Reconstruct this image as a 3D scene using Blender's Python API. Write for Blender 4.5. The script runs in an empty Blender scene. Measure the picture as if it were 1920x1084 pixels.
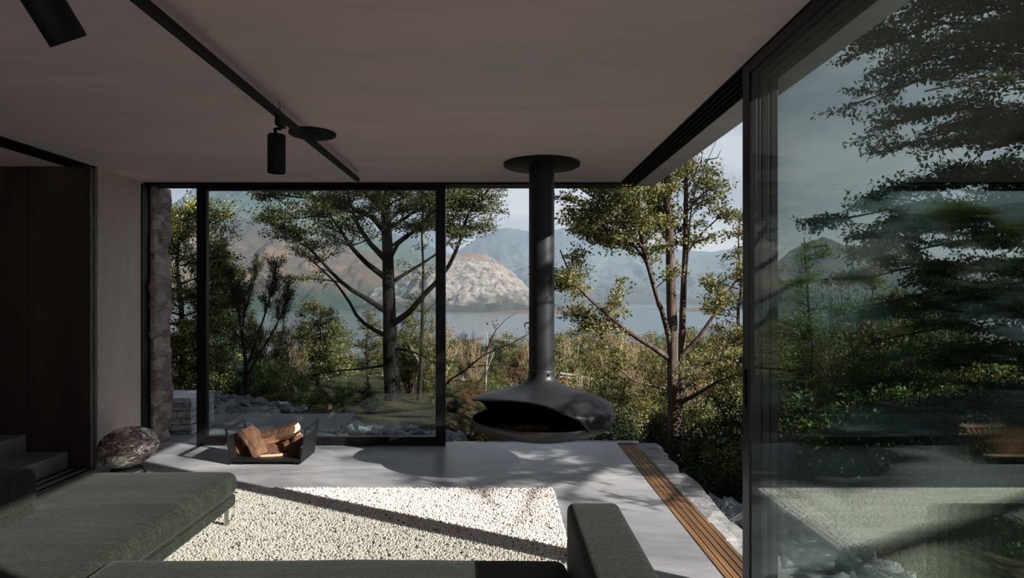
import bpy, bmesh, math, random
import numpy as np
from mathutils import Vector, Matrix

# ------------------------------------------------------------------ camera, sky, sun, exposure
SC = bpy.context.scene
COL = SC.collection
EYE, FPX, VX, VY = 1.479, 1150.0, 938.0, 557.0        # eye height, focal length in pixels, vanishing point
cam = bpy.data.cameras.new('camera')
cam.sensor_width = 36.0
cam.lens = FPX / 1920 * 36
cam.shift_x = (960 - VX) / 1920
cam.shift_y = (VY - 542) / 1920
cam.clip_end = 40000
cam_o = bpy.data.objects.new('camera', cam)
cam_o.location = (0, 0, EYE)
cam_o.rotation_euler = (math.pi / 2, 0, 0)
COL.objects.link(cam_o)
SC.camera = cam_o
SC.view_settings.view_transform = 'Standard'
SC.view_settings.look = 'None'
SC.view_settings.gamma = 1
SC.view_settings.use_curve_mapping = False
SC.view_settings.exposure = 0.0
SC.cycles.transparent_max_bounces = 48
SC.cycles.max_bounces = 14
SC.cycles.diffuse_bounces = 8
SC.cycles.glossy_bounces = 4
SC.cycles.sample_clamp_indirect = 6
SC.cycles.use_denoising = True

def srgb(r, g, b, k=1.0):
    def f(c):
        c /= 255
        return c / 12.92 if c <= 0.04045 else ((c + 0.055) / 1.055) ** 2.4
    return (f(r) * k, f(g) * k, f(b) * k, 1)

world = bpy.data.worlds.new('sky')
SC.world = world
world.use_nodes = True
wn, wl = world.node_tree.nodes, world.node_tree.links
wn.clear()
w_tc = wn.new('ShaderNodeTexCoord')
w_mp = wn.new('ShaderNodeMapping'); w_mp.inputs['Scale'].default_value = (1.6, 1.6, 4.5)
w_no = wn.new('ShaderNodeTexNoise'); w_no.inputs['Scale'].default_value = 2.1
w_no.inputs['Detail'].default_value = 8; w_no.inputs['Roughness'].default_value = .55; w_no.inputs['Distortion'].default_value = .25
w_rp = wn.new('ShaderNodeValToRGB')
w_rp.color_ramp.elements[0].position = .40; w_rp.color_ramp.elements[0].color = srgb(122, 133, 152)
w_rp.color_ramp.elements[1].position = .62; w_rp.color_ramp.elements[1].color = srgb(189, 196, 208)
w_bg = wn.new('ShaderNodeBackground'); w_bg.inputs['Strength'].default_value = 1.0
w_ou = wn.new('ShaderNodeOutputWorld')
wl.new(w_tc.outputs['Generated'], w_mp.inputs['Vector']); wl.new(w_mp.outputs[0], w_no.inputs['Vector'])
wl.new(w_no.outputs[0], w_rp.inputs[0]); wl.new(w_rp.outputs[0], w_bg.inputs[0]); wl.new(w_bg.outputs[0], w_ou.inputs[0])

SUN_EL, SUN_AZ = math.radians(25.5), (-0.877, 0.480)   # the way the light travels over the ground
sun_dir = Vector((SUN_AZ[0] * math.cos(SUN_EL), SUN_AZ[1] * math.cos(SUN_EL), -math.sin(SUN_EL)))
sun = bpy.data.lights.new('sun', 'SUN')
sun.energy = 10.5
sun.color = (1.0, .955, .89)
sun.angle = math.radians(.55)
sun_o = bpy.data.objects.new('sun', sun)
sun_o.rotation_euler = sun_dir.to_track_quat('-Z', 'Y').to_euler()
sun_o.location = (20, -10, 15)
COL.objects.link(sun_o)

# ------------------------------------------------------------------ helpers
def P(px, py, Y):
    """the point seen at a pixel of the photograph, at distance Y"""
    return np.array(((px - VX) * Y / FPX, Y, EYE - (py - VY) * Y / FPX))

class MB:
    def __init__(s):
        s.v, s.f, s.m, s.n = [], [], [], 0
    def add(s, v, f, m=0):
        v = np.asarray(v, float)
        s.v.append(v)
        for q in f:
            s.f.append(tuple(i + s.n for i in q)); s.m.append(m)
        s.n += len(v)
    def box(s, x0, x1, y0, y1, z0, z1, m=0):
        s.add([(x0,y0,z0),(x1,y0,z0),(x1,y1,z0),(x0,y1,z0),(x0,y0,z1),(x1,y0,z1),(x1,y1,z1),(x0,y1,z1)],
              [(0,3,2,1),(4,5,6,7),(0,1,5,4),(1,2,6,5),(2,3,7,6),(3,0,4,7)], m)
        return s
    def prism(s, poly, d, m=0, caps=True):
        """extrude a polygon (list of 3-D points) along vector d"""
        poly = np.asarray(poly, float); n = len(poly)
        f = [(i, (i+1) % n, (i+1) % n + n, i + n) for i in range(n)]
        if caps: f += [tuple(range(n-1, -1, -1)), tuple(range(n, 2*n))]
        s.add(np.vstack([poly, poly + np.asarray(d, float)]), f, m)
        return s
    def tube(s, pts, r, n=8, m=0, cap=True):
        pts = np.asarray(pts, float); k = len(pts)
        r = np.broadcast_to(np.asarray(r, float), (k,))
        t = np.gradient(pts, axis=0); t /= np.linalg.norm(t, axis=1)[:, None] + 1e-12
        ref = np.array((0, 0, 1.)) if abs(t[:, 2]).mean() < .8 else np.array((1., 0, 0))
        a = np.cross(t, ref); a /= np.linalg.norm(a, axis=1)[:, None] + 1e-12
        b = np.cross(t, a)
        ang = np.arange(n) * 2 * np.pi / n
        ring = pts[:, None] + r[:, None, None] * (np.cos(ang)[None, :, None] * a[:, None] + np.sin(ang)[None, :, None] * b[:, None])
        f = [(i*n+j, (i+1)*n+j, (i+1)*n+(j+1) % n, i*n+(j+1) % n) for i in range(k-1) for j in range(n)]
        if cap: f += [tuple(range(n)), tuple(range(k*n-1, (k-1)*n-1, -1))]
        s.add(ring.reshape(-1, 3), f, m)
        return s
    def lathe(s, prof, n=48, c=(0, 0), m=0):
        k = len(prof)
        ang = np.arange(n) * 2 * np.pi / n
        pr = np.asarray(prof, float)
        v = np.stack([c[0] + pr[:, None, 0] * np.cos(ang), c[1] + pr[:, None, 0] * np.sin(ang), np.repeat(pr[:, 1:2], n, 1)], -1).reshape(-1, 3)
        s.add(v, [(i*n+j, i*n+(j+1) % n, (i+1)*n+(j+1) % n, (i+1)*n+j) for i in range(k-1) for j in range(n)], m)
        return s
    def build(s, name, mat, parent=None, loc=None, smooth=False, bevel=0, seg=2, auto=None):
        v = np.vstack(s.v)
        if parent is not None: o0 = np.array(parent.matrix_world.translation if parent.parent is None else Vector(parent['_org']))
        elif loc is not None: o0 = np.array(loc, float)
        else:
            o0 = np.array([*((v.min(0) + v.max(0)) / 2)[:2], v[:, 2].min()])
        me = bpy.data.meshes.new(name)
        me.from_pydata((v - o0).tolist(), [], s.f)
        for mm in (mat if isinstance(mat, (list, tuple)) else [mat]): me.materials.append(mm)
        me.polygons.foreach_set('material_index', s.m)
        bm = bmesh.new(); bm.from_mesh(me)
        bmesh.ops.recalc_face_normals(bm, faces=bm.faces)
        bm.to_mesh(me); bm.free()
        if smooth: me.polygons.foreach_set('use_smooth', [True] * len(me.polygons))
        o = bpy.data.objects.new(name, me)
        COL.objects.link(o)
        if parent is not None:
            o.parent = parent
        else: o.location = o0
        o['_org'] = tuple(float(x) for x in o0)
        if bevel:
            b = o.modifiers.new('bevel', 'BEVEL'); b.width = bevel; b.segments = seg; b.limit_method = 'ANGLE'; b.angle_limit = math.radians(35)
        if auto:
            me.polygons.foreach_set('use_smooth', [True] * len(me.polygons))
            try: me.set_sharp_from_angle(angle=math.radians(auto))
            except Exception: pass
        return o

def tag(o, label=None, cat=None, group=None, kind=None):
    if label: o['label'] = label
    if cat: o['category'] = cat
    if group: o['group'] = group
    if kind: o['kind'] = kind
    return o

def thing(name, loc, label, cat, group=None):
    o = bpy.data.objects.new(name, None)
    o.empty_display_size = .1
    COL.objects.link(o)
    o.location = loc
    o.matrix_world = Matrix.Translation(Vector(loc))
    o['_org'] = tuple(float(x) for x in loc)
    return tag(o, label, cat, group)

def struct(o):
    o['kind'] = 'structure'
    return o

def copy_tree(o, parent=None):
    c = o.copy(); COL.objects.link(c)
    if parent is not None:
        c.parent = parent
    for ch in o.children: copy_tree(ch, c)
    return c

def fast_mesh(name, verts, faces, mats, parent, midx=None, smooth=False):
    """mesh from numpy arrays: verts (N,3) world, faces (F,k) all the same size"""
    o0 = np.array(parent['_org']) if parent is not None else np.zeros(3)
    me = bpy.data.meshes.new(name)
    v = (verts - o0).astype(np.float32); F, k = faces.shape
    me.vertices.add(len(v)); me.vertices.foreach_set('co', v.ravel())
    me.loops.add(F * k); me.loops.foreach_set('vertex_index', faces.astype(np.int32).ravel())
    me.polygons.add(F); me.polygons.foreach_set('loop_start', np.arange(0, F * k, k, dtype=np.int32))
    try: me.polygons.foreach_set('loop_total', np.full(F, k, dtype=np.int32))
    except Exception: pass
    for mm in (mats if isinstance(mats, (list, tuple)) else [mats]): me.materials.append(mm)
    if midx is not None: me.polygons.foreach_set('material_index', midx.astype(np.int32))
    if smooth: me.polygons.foreach_set('use_smooth', np.ones(F, dtype=bool))
    me.update(calc_edges=True); me.validate()
    o = bpy.data.objects.new(name, me); COL.objects.link(o)
    if parent is not None: o.parent = parent
    o['_org'] = tuple(float(x) for x in o0)
    return o

# value noise
def vnoise(x, y, seed=0):
    xi, yi = np.floor(x).astype(np.int64), np.floor(y).astype(np.int64)
    fx, fy = x - xi, y - yi
    fx, fy = fx*fx*(3-2*fx), fy*fy*(3-2*fy)
    def h(a, b):
        n = (a * 374761393 + b * 668265263 + seed * 974634577) & 0x7fffffff
        n = ((n ^ (n >> 13)) * 1274126177) & 0x7fffffff
        return ((n ^ (n >> 16)) & 0xffff) / 65535.0
    return (h(xi, yi)*(1-fx)+h(xi+1, yi)*fx)*(1-fy) + (h(xi, yi+1)*(1-fx)+h(xi+1, yi+1)*fx)*fy
def fbm(x, y, seed=0, o=5, ridged=False):
    s, a, t = 0, 1, 0
    for i in range(o):
        n = vnoise(x * 2**i, y * 2**i, seed + i * 17)
        if ridged: n = 1 - abs(2*n - 1)
        s = s + a * n; t += a; a *= .52
    return s / t
def sstep(a, b, x):
    t = np.clip((x - a) / (b - a), 0, 1)
    return t * t * (3 - 2 * t)

# ------------------------------------------------------------------ materials
class Nodes:
    def __init__(s, name):
        s.mat = bpy.data.materials.new(name); s.mat.use_nodes = True
        s.n, s.l = s.mat.node_tree.nodes, s.mat.node_tree.links
        s.n.clear(); s.out = s.n.new('ShaderNodeOutputMaterial')
        s.tc = None
    def new(s, t, **kw):
        n = s.n.new('ShaderNode' + t)
        for k, v in kw.items():
            if k in n.inputs: n.inputs[k].default_value = v
            else: setattr(n, k, v)
        return n
    def link(s, a, b): s.l.new(a, b)
    def vec(s, scale=(1, 1, 1), src='Object', rot=(0, 0, 0)):
        if s.tc is None: s.tc = s.new('TexCoord')
        m = s.new('Mapping'); m.inputs['Scale'].default_value = scale; m.inputs['Rotation'].default_value = rot
        s.link(s.tc.outputs[src], m.inputs['Vector'])
        return m.outputs[0]
    def noise(s, scale, detail=5, rough=.55, stretch=(1, 1, 1), dist=0, rot=(0, 0, 0)):
        n = s.new('TexNoise'); n.inputs['Scale'].default_value = scale; n.inputs['Detail'].default_value = detail
        n.inputs['Roughness'].default_value = rough; n.inputs['Distortion'].default_value = dist
        s.link(s.vec(stretch, rot=rot), n.inputs['Vector'])
        return n.outputs[0]
    def ramp(s, fac, stops):
        r = s.new('ValToRGB')
        e = r.color_ramp.elements
        while len(e) < len(stops): e.new(.5)
        for el, (p, c) in zip(e, stops): el.position = p; el.color = c if len(c) == 4 else (*c, 1)
        s.link(fac, r.inputs[0])
        return r.outputs[0]
    def mix(s, fac, a, b, mode='MIX'):
        m = s.new('Mix', data_type='RGBA', blend_type=mode)
        for sock, val in ((m.inputs[0], fac), (m.inputs[6], a), (m.inputs[7], b)):
            if hasattr(val, 'node'): s.link(val, sock)
            else: sock.default_value = val
        return m.outputs[2]
    def math(s, op, a, b=0.0):
        m = s.new('Math', operation=op)
        for sock, val in ((m.inputs[0], a), (m.inputs[1], b)):
            if hasattr(val, 'node'): s.link(val, sock)
            else: sock.default_value = val
        return m.outputs[0]
    def bump(s, h, strength=.3, dist=.01):
        b = s.new('Bump'); b.inputs['Strength'].default_value = strength; b.inputs['Distance'].default_value = dist
        s.link(h, b.inputs['Height'])
        return b.outputs[0]
    def pbr(s, color, rough=.6, metal=0, spec=.5, normal=None):
        b = s.new('BsdfPrincipled')
        for k, val in (('Base Color', color), ('Roughness', rough), ('Metallic', metal), ('Specular IOR Level', spec)):
            if hasattr(val, 'node'): s.link(val, b.inputs[k])
            else: b.inputs[k].default_value = val
        if normal is not None: s.link(normal, b.inputs['Normal'])
        s.link(b.outputs[0], s.out.inputs[0])
        return b

def simple(name, c, rough=.5, metal=0, var=.12, scale=8, bump=.05, spec=.5, stretch=(1, 1, 1)):
    s = Nodes(name)
    n = s.noise(scale, 5, .6, stretch)
    a = tuple(x * (1 - var) for x in c[:3]); b = tuple(min(1, x * (1 + var)) for x in c[:3])
    s.pbr(s.ramp(n, [(.3, a), (.7, b)]), rough, metal, spec, s.bump(s.noise(scale * 8, 3, .6, stretch), bump, .004))
    return s.mat

def glass_mat(name, tint, gain=1.0, haze=0.0):
    """thin pane: Schlick mirror over tinted see-through"""
    s = Nodes(name)
    g = s.new('NewGeometry')
    d = s.new('VectorMath', operation='DOT_PRODUCT')
    s.link(g.outputs['Normal'], d.inputs[0]); s.link(g.outputs['Incoming'], d.inputs[1])
    c = s.math('ABSOLUTE', d.outputs['Value'])
    p = s.math('POWER', s.math('SUBTRACT', 1.0, c), 5.0)
    R = s.math('MULTIPLY', s.math('ADD', .043, s.math('MULTIPLY', p, .957)), gain)
    t = s.new('BsdfTransparent'); t.inputs[0].default_value = (*tint, 1)
    gl = s.new('BsdfGlossy'); gl.inputs['Roughness'].default_value = 0.0; gl.inputs[0].default_value = (.80, .95, .91, 1)
    m = s.new('MixShader'); s.link(s.math('MINIMUM', R, 1.0), m.inputs[0]); s.link(t.outputs[0], m.inputs[1]); s.link(gl.outputs[0], m.inputs[2])
    s.link(m.outputs[0], s.out.inputs[0])
    return s.mat

def m_plaster(name, cols, scale=.9, rough=.8, stretch=(.35, 1.3, 1), bump=.12):
    s = Nodes(name)
    a = s.noise(scale, 7, .62, stretch, .8)
    c = s.ramp(a, [(.32, cols[0]), (.5, cols[1]), (.68, cols[2])])
    st = s.noise(3.2, 6, .7, (.25, 1.6, 1), 1.2)
    c = s.mix(s.math('MULTIPLY', s.ramp(st, [(.45, (0, 0, 0)), (.75, (1, 1, 1))]), .5), c, cols[3])
    s.pbr(c, rough, 0, .3, s.bump(s.noise(5, 8, .65, (.3, 1.4, 1), 1), bump, .02))
    return s.mat

def m_concrete():
    s = Nodes('polished_concrete')
    a = s.noise(1.1, 8, .62, (.6, 1.5, 1), .6)
    c = s.ramp(a, [(.34, srgb(112, 112, 117)), (.52, srgb(146, 146, 149)), (.68, srgb(176, 174, 174))])
    k = s.noise(4.2, 6, .7, (.5, 1.8, 1), 1.5)
    c = s.mix(s.math('MULTIPLY', s.ramp(k, [(.48, (0, 0, 0)), (.72, (1, 1, 1))]), .35), c, srgb(106, 108, 113))
    cr = s.new('TexVoronoi', feature='DISTANCE_TO_EDGE'); cr.inputs['Scale'].default_value = .55
    s.link(s.vec((1, 1, 1)), cr.inputs['Vector'])
    r = s.ramp(a, [(.3, (.30,) * 3), (.7, (.46,) * 3)])
    s.pbr(c, r, 0, .5, s.bump(s.noise(7, 7, .6, (.6, 1.4, 1), 1), .06, .01))
    return s.mat

def m_wood(name, c0, c1, c2, axis=1, rough=.6, scale=6, bump=.25):
    s = Nodes(name)
    st = [14, 14, 14]; st[axis] = .7
    g = s.noise(scale / 6, 6, .65, tuple(st), .4)
    c = s.ramp(g, [(.3, c0), (.5, c1), (.7, c2)])
    w = s.noise(1.3, 4, .6, (1, 1, 1))
    c = s.mix(s.math('MULTIPLY', s.ramp(w, [(.4, (0, 0, 0)), (.75, (1, 1, 1))]), .4), c, c0)
    s.pbr(c, rough, 0, .35, s.bump(g, bump, .004))
    return s.mat

def m_fabric():
    s = Nodes('green_velvet')
    a = s.noise(2.6, 8, .7, (.6, 3.0, 1), 1.6)
    c = s.ramp(a, [(.32, srgb(30, 32, 29)), (.5, srgb(47, 49, 44)), (.66, srgb(72, 73, 66))])
    f = s.noise(70, 6, .8, (1, 1, 1))
    c = s.mix(.5, c, s.ramp(f, [(.36, srgb(17, 19, 17)), (.64, srgb(86, 89, 80))]))
    b = s.pbr(c, .85, 0, .2, s.bump(f, .25, .004))
    b.inputs['Sheen Weight'].default_value = .12; b.inputs['Sheen Roughness'].default_value = .4
    return s.mat

def m_steel_brown():
    s = Nodes('rusted_steel')
    a = s.noise(1.1, 8, .65, (1.3, 1.3, .5), .5)
    c = s.ramp(a, [(.3, srgb(60, 50, 46)), (.55, srgb(88, 72, 66)), (.75, srgb(116, 96, 88))])
    s.pbr(c, s.ramp(a, [(.3, (.4,) * 3), (.7, (.65,) * 3)]), .25, .4, s.bump(s.noise(14, 6, .6), .08, .005))
    return s.mat

def m_stone(name, cols, scale=3.0, stretch=(1, 1, 1), rough=.85, bump=.6, mortar=None):
    s = Nodes(name)
    v = s.new('TexVoronoi', feature='F1'); v.inputs['Scale'].default_value = scale
    s.link(s.vec(stretch), v.inputs['Vector'])
    e = s.new('TexVoronoi', feature='DISTANCE_TO_EDGE'); e.inputs['Scale'].default_value = scale
    s.link(s.vec(stretch), e.inputs['Vector'])
    sep = s.new('SeparateColor'); s.link(v.outputs['Color'], sep.inputs[0])
    c = s.ramp(sep.outputs[0], [(.1, cols[0]), (.5, cols[1]), (.9, cols[2])])
    n = s.noise(9, 8, .7, (1, 1, 2.5), .6)
    c = s.mix(.5, c, s.ramp(n, [(.3, cols[0]), (.7, cols[2])]))
    h = n
    if mortar is not None:
        k = s.math('MULTIPLY_ADD', s.noise(6, 5, .6), .12)
        fac = s.ramp(s.math('ADD', e.outputs['Distance'], s.math('MULTIPLY', s.noise(5, 5, .65), -.28)), [(.0, (1, 1, 1)), (.05, (0, 0, 0))])
        c = s.mix(fac, c, mortar)
    s.pbr(c, rough, 0, .25, s.bump(h, bump, .03))
    return s.mat

def m_leaf(name, dark, mid, light, trans=.35, patch=1.1, gloss=.025):
    s = Nodes(name)
    g = s.new('NewGeometry')
    n = s.noise(patch, 3, .6)
    k = s.math('ADD', s.math('MULTIPLY', n, .62), s.math('MULTIPLY', g.outputs['Random Per Island'], .38))
    c = s.ramp(k, [(.3, dark), (.5, mid), (.7, light)])
    d = s.new('BsdfDiffuse'); t = s.new('BsdfTranslucent'); gl = s.new('BsdfGlossy'); gl.inputs['Roughness'].default_value = .6
    s.link(c, d.inputs[0])
    s.link(s.mix(1.0, c, (1.0, .95, .45, 1), 'MULTIPLY'), t.inputs[0])
    m = s.new('MixShader'); m.inputs[0].default_value = trans
    s.link(d.outputs[0], m.inputs[1]); s.link(t.outputs[0], m.inputs[2])
    m2 = s.new('MixShader'); m2.inputs[0].default_value = gloss
    s.link(m.outputs[0], m2.inputs[1]); s.link(gl.outputs[0], m2.inputs[2])
    s.link(m2.outputs[0], s.out.inputs[0])
    return s.mat

def m_bark(name, c0, c1, c2):
    s = Nodes(name)
    n = s.noise(3.5, 8, .7, (3, 3, .7), .6)
    s.pbr(s.ramp(n, [(.3, c0), (.5, c1), (.72, c2)]), .9, 0, .15, s.bump(s.noise(9, 6, .7, (3, 3, .6)), .6, .02))
    return s.mat

MT = dict(
    ceiling=m_plaster('ceiling_plaster', [srgb(206, 200, 200), srgb(224, 205, 206), srgb(240, 215, 212), srgb(204, 186, 184)], bump=.22),
    soffit=m_plaster('soffit_plaster', [srgb(176, 172, 172), srgb(192, 187, 186), srgb(204, 198, 196), srgb(212, 208, 206)]),
    wall=m_plaster('wall_plaster', [srgb(176, 161, 156), srgb(194, 178, 172), srgb(210, 194, 187), srgb(214, 200, 194)], stretch=(1, 1, .35)),
    concrete=m_concrete(),
    raw=simple('raw_steel_edge', (.22, .20, .19, 1), .38, .8, .4, 60, .5),
    paving=simple('grey_paving', srgb(112, 114, 116), .7, 0, .25, 1.5, .1),
    black=simple('black_steel', (.006, .006, .0065, 1), .55, 0, .2, 6, .03, .3),
    frame=simple('dark_bronze_frame', (.016, .015, .016, 1), .35, .6, .15, 6, .02),
    flue=simple('charcoal_stove_paint', (.016, .017, .019, 1), .44, 0, .12, 10, .03, .35),
    soot=simple('soot_black', (.004, .004, .004, 1), .9, 0, .2, 10, .05, .1),
    ember=simple('rusty_firebox_patch', srgb(120, 48, 28), .8, 0, .3, 10, .05, .1),
    steel=m_steel_brown(),
    fabric=m_fabric(),
    chrome=simple('brushed_steel', (.55, .55, .52, 1), .25, 1, .05, 30, .02),
    timber=m_wood('weathered_hardwood', srgb(70, 50, 36), srgb(122, 90, 60), srgb(165, 125, 82)),
    split=m_wood('split_wood', srgb(186, 146, 114), srgb(222, 184, 150), srgb(246, 220, 194), axis=0, rough=.85, bump=.5),
    bark=m_bark('firewood_bark', srgb(58, 42, 34), srgb(92, 68, 52), srgb(128, 98, 78)),
    stone=m_stone('schist_flagstone', [srgb(104, 106, 112), srgb(146, 146, 148), srgb(188, 184, 180)], 2.6, (1.6, 1, 1)),
    pillar=m_stone('lime_smeared_rubble', [srgb(104, 74, 68), srgb(146, 128, 120), srgb(200, 186, 178)], 7, (1, 1, 1.9), bump=1.0),
    drystone=m_stone('dry_schist', [srgb(128, 134, 144), srgb(176, 178, 184), srgb(222, 220, 216)], 5, (1, 1, 2)),
    slate=m_stone('slate_shards', [srgb(72, 78, 88), srgb(104, 109, 116), srgb(146, 148, 150)], 4, rough=.6, bump=.2),
    pane=glass_mat('green_pane', (.927, .939, .932), .8),
    pane_back=glass_mat('clear_green_pane', (.855, .888, .883), .9),
)
# ------------------------------------------------------------------ the building
CZ = 2.607                                  # ceiling height
X_L, X_R, X_T, X_E = -3.5, 1.18, 1.37, 1.56  # left wall, timber sill, its outer edge, slab edge
Y_B = 6.10                                  # plane of the back glazing

struct(MB().box(-3.72, X_R, -3.6, 6.24, -.3, 0).build('floor', MT['concrete'], loc=(-1.2, 3, 0)))
struct(MB().box(-7.4, -3.72, -3.6, 5.3, -.3, 0).build('floor', MT['concrete'], loc=(-5, 3, 0)))
struct(MB().box(-3.5, X_R, -3.6, 6.24, CZ, CZ + .4).build('ceiling', MT['ceiling'], loc=(-1.2, 3, CZ)))
struct(MB().box(-7.4, -3.72, -3.6, 6.24, CZ, CZ + .4).build('ceiling', MT['ceiling'], loc=(-5, 3, CZ)))
struct(MB().box(X_T, X_E, -3.6, 6.24, CZ, CZ + .4).build('trim_1', MT['soffit'], loc=(1.46, 3, CZ)))
tr = MB().box(X_R, X_T, -3.6, 6.24, CZ + .07, CZ + .4)
for k in range(5): tr.box(X_R + .0375 * k + (.0 if k else .001), X_R + .0375 * k + .008, -3.6, 6.23, CZ - .004, CZ + .08)
tr.box(X_T - .012, X_T - .001, -3.6, 6.23, CZ - .004, CZ + .08)
tr.box(X_R + .08, X_R + .115, -3.6, 6.22, CZ + .02, CZ + .08)
struct(tr.build('trim_2', MT['black'], loc=(1.27, 3, CZ)))
tl = MB().box(-3.72, -3.5, -3.6, 6.05, CZ + .05, CZ + .4).box(-3.72, -3.705, -3.6, 5.3, CZ - .012, CZ + .06).box(-3.515, -3.5, -3.6, 5.3, CZ - .012, CZ + .06).box(-3.62, -3.6, -3.6, 5.3, CZ - .006, CZ + .06)
struct(tl.build('trim_3', MT['black'], loc=(-3.6, 3, CZ)))
hd = MB().box(X_L, X_R, 6.02, 6.24, CZ - .024, CZ - .0005).box(X_R, X_E - .19, 6.2, 6.24, CZ - .01, CZ - .005)
struct(hd.build('trim_4', MT['black'], loc=(-1.2, 6.1, CZ)))
ft = MB().box(-3.72, -3.5, -3.6, 5.3, -.3, -.012).box(-3.72, -3.69, -3.6, 5.3, -.012, .004).box(-3.64, -3.6, -3.6, 5.3, -.012, .004).box(-3.53, -3.5, -3.6, 5.3, -.012, .004)
struct(ft.build('trim_5', MT['frame'], loc=(-3.6, 3, 0)))
struct(MB().box(-7.4, -3.45, -3.9, -3.6, -.3, CZ + .4).box(1.1, X_E, -3.9, -3.6, -.3, CZ + .4).box(-3.45, -1.25, -3.9, -3.6, -.3, CZ + .4).box(-1.25, 1.1, -3.9, -3.6, 2.5, CZ + .4).build('wall_rear', MT['wall'], loc=(-2, -3.7, 0)))  # opening behind the camera is added, to bring daylight into the room
struct(MB().box(-7.7, -7.4, -3.9, 6.24, -.3, CZ + .4).build('wall_side', MT['wall'], loc=(-7.5, 1, 0)))
struct(MB().box(-7.4, -3.502, 5.32, 6.05, -.3, CZ).box(-3.502, -3.5, 5.33, 5.975, 0, CZ).build('wall_left', MT['wall'], loc=(-3.5, 5.6, 0)))
struct(MB().box(X_R + .02, X_E, -1.0, .55, -.3, CZ + .05).box(X_R + .02, X_E, -3.6, -3.3, -.3, CZ + .05).build('wall_right', MT['wall'], loc=(1.4, -1.5, 0)))  # unseen gap between the piers is added, to let more sun in
sp = MB().box(-4.077, -3.53, 5.29, 5.32, 0, CZ - .002).box(-7.4, -4.083, 5.29, 5.32, 0, CZ - .002)
struct(sp.build('wall_back', MT['steel'], loc=(-4.1, 5.3, 0), bevel=.002))
# corner angle with a hammered edge
cr = MB()
rg = random.Random(4)
zz = np.linspace(0, CZ - .003, 90)
for sx in (-3.527, -3.488):
    r_ = np.array([.012 + .004 * rg.random() for _ in zz])
    cr.tube([(sx + .004 * rg.random(), 5.285, z) for z in zz], r_, 6)
struct(cr.build('trim_6', MT['raw'], loc=(-3.5, 5.29, 0)))
# steel jamb at the end of the left wall
jb = MB().box(-3.56, -3.487, 5.975, 6.10, 0, CZ - .024).box(-3.56, -3.475, 6.085, 6.10, 0, CZ - .024)
j = struct(jb.build('trim_7', MT['frame'], loc=(-3.5, 6.05, 0), bevel=.003))
lb = MB().box(-3.487, -3.40, 6.055, 6.10, .955, 1.10)
lb.build('latch_box', MT['frame'], j, bevel=.006)

# rubble stone return outside the jamb
def rough_block(x0, x1, y0, y1, z0, z1, n, amp, seed, mat, name):
    bm = bmesh.new()
    bmesh.ops.create_cube(bm, size=1)
    bmesh.ops.scale(bm, vec=(x1-x0, y1-y0, z1-z0), verts=bm.verts)
    bmesh.ops.translate(bm, vec=((x0+x1)/2, (y0+y1)/2, (z0+z1)/2), verts=bm.verts)
    for ax, L in ((2, z1-z0), (1, y1-y0), (0, x1-x0)):
        k = max(1, int(L / n))
        for i in range(1, k):
            no = [0, 0, 0]; no[ax] = 1
            co = [x0, y0, z0]; co[ax] += L * i / k
            bmesh.ops.bisect_plane(bm, geom=bm.verts[:] + bm.edges[:] + bm.faces[:], plane_co=co, plane_no=no)
    bm.normal_update()
    for v in bm.verts:
        p = v.co
        a = float(fbm(np.array(p.y * 6 + p.x * 5), np.array(p.z * 6), seed, 4)) - .5
        b = float(fbm(np.array(p.y * 2.2 + p.x * 2), np.array(p.z * 4), seed + 9, 3)) - .5
        v.co += v.normal * amp * (a * 1.2 + b * 1.6)
    me = bpy.data.meshes.new(name); bm.to_mesh(me); bm.free()
    me.materials.append(mat)
    me.polygons.foreach_set('use_smooth', [True] * len(me.polygons))
    o = bpy.data.objects.new(name, me); COL.objects.link(o)
    return o
struct(rough_block(-4.2, -3.455, 6.11, 6.43, -.25, CZ - .01, .035, .05, 5, MT['pillar'], 'wall_stone'))

struct(MB().box(-9, 6, -12, -3.9, -.35, -.02).box(X_E + .03, 6, -3.9, -.6, -.35, -.02).build('terrace', MT['concrete'], loc=(-2, -8, -.02)))  # unseen pale paving, added to bounce sunlight up to the ceiling
# timber sill with its running grooves
sill = MB()
edges = list(np.linspace(X_R + .002, X_T - .002, 10))
for k in range(9):
    sill.box(edges[k] + .0015, edges[k+1] - .0015, -3.2, 6.13, -.04, .004 if k % 2 == 0 else .001)
sill.box(X_R, X_T, -3.2, 6.13, -.3, -.03)
struct(sill.build('trim_8', MT['timber'], loc=(1.275, 3, 0), bevel=.0015))
# flagstone edging: each stone its own block in the edge course
rg = random.Random(8)
fl = MB(); y = -1.0
while y < 6.22:
    w = rg.uniform(.28, .62); y1 = min(y + w, 6.24)
    o = [rg.uniform(-.02, .03) for _ in range(6)]
    h = rg.uniform(-.012, .004)
    xo = X_E + rg.uniform(-.02, .05)
    poly = [(X_T + .002, y + .006, -.28), (xo - .02 + o[0], y + .006 + abs(o[1]) * .4, -.28), (xo + o[2], (y + y1) / 2, -.28), (xo - .02 + o[3], y1 - .006, -.28), (X_T + .002, y1 - .006, -.28)]
    fl.prism(poly, (0, 0, .28 + h)); y = y1
struct(fl.build('trim_9', MT['stone'], loc=(1.46, 3, 0), bevel=.008))
eg = MB(); x = -3.3
while x < X_T:
    w = rg.uniform(.4, .9); x1 = min(x + w, X_E - .02)
    eg.box(x + .003, x1 - .003, 6.242, 6.242 + rg.uniform(.05, .1), -.28, rg.uniform(-.02, .002)); x = x1
struct(eg.build('trim_10', MT['stone'], loc=(-1, 6.26, 0), bevel=.01))

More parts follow.
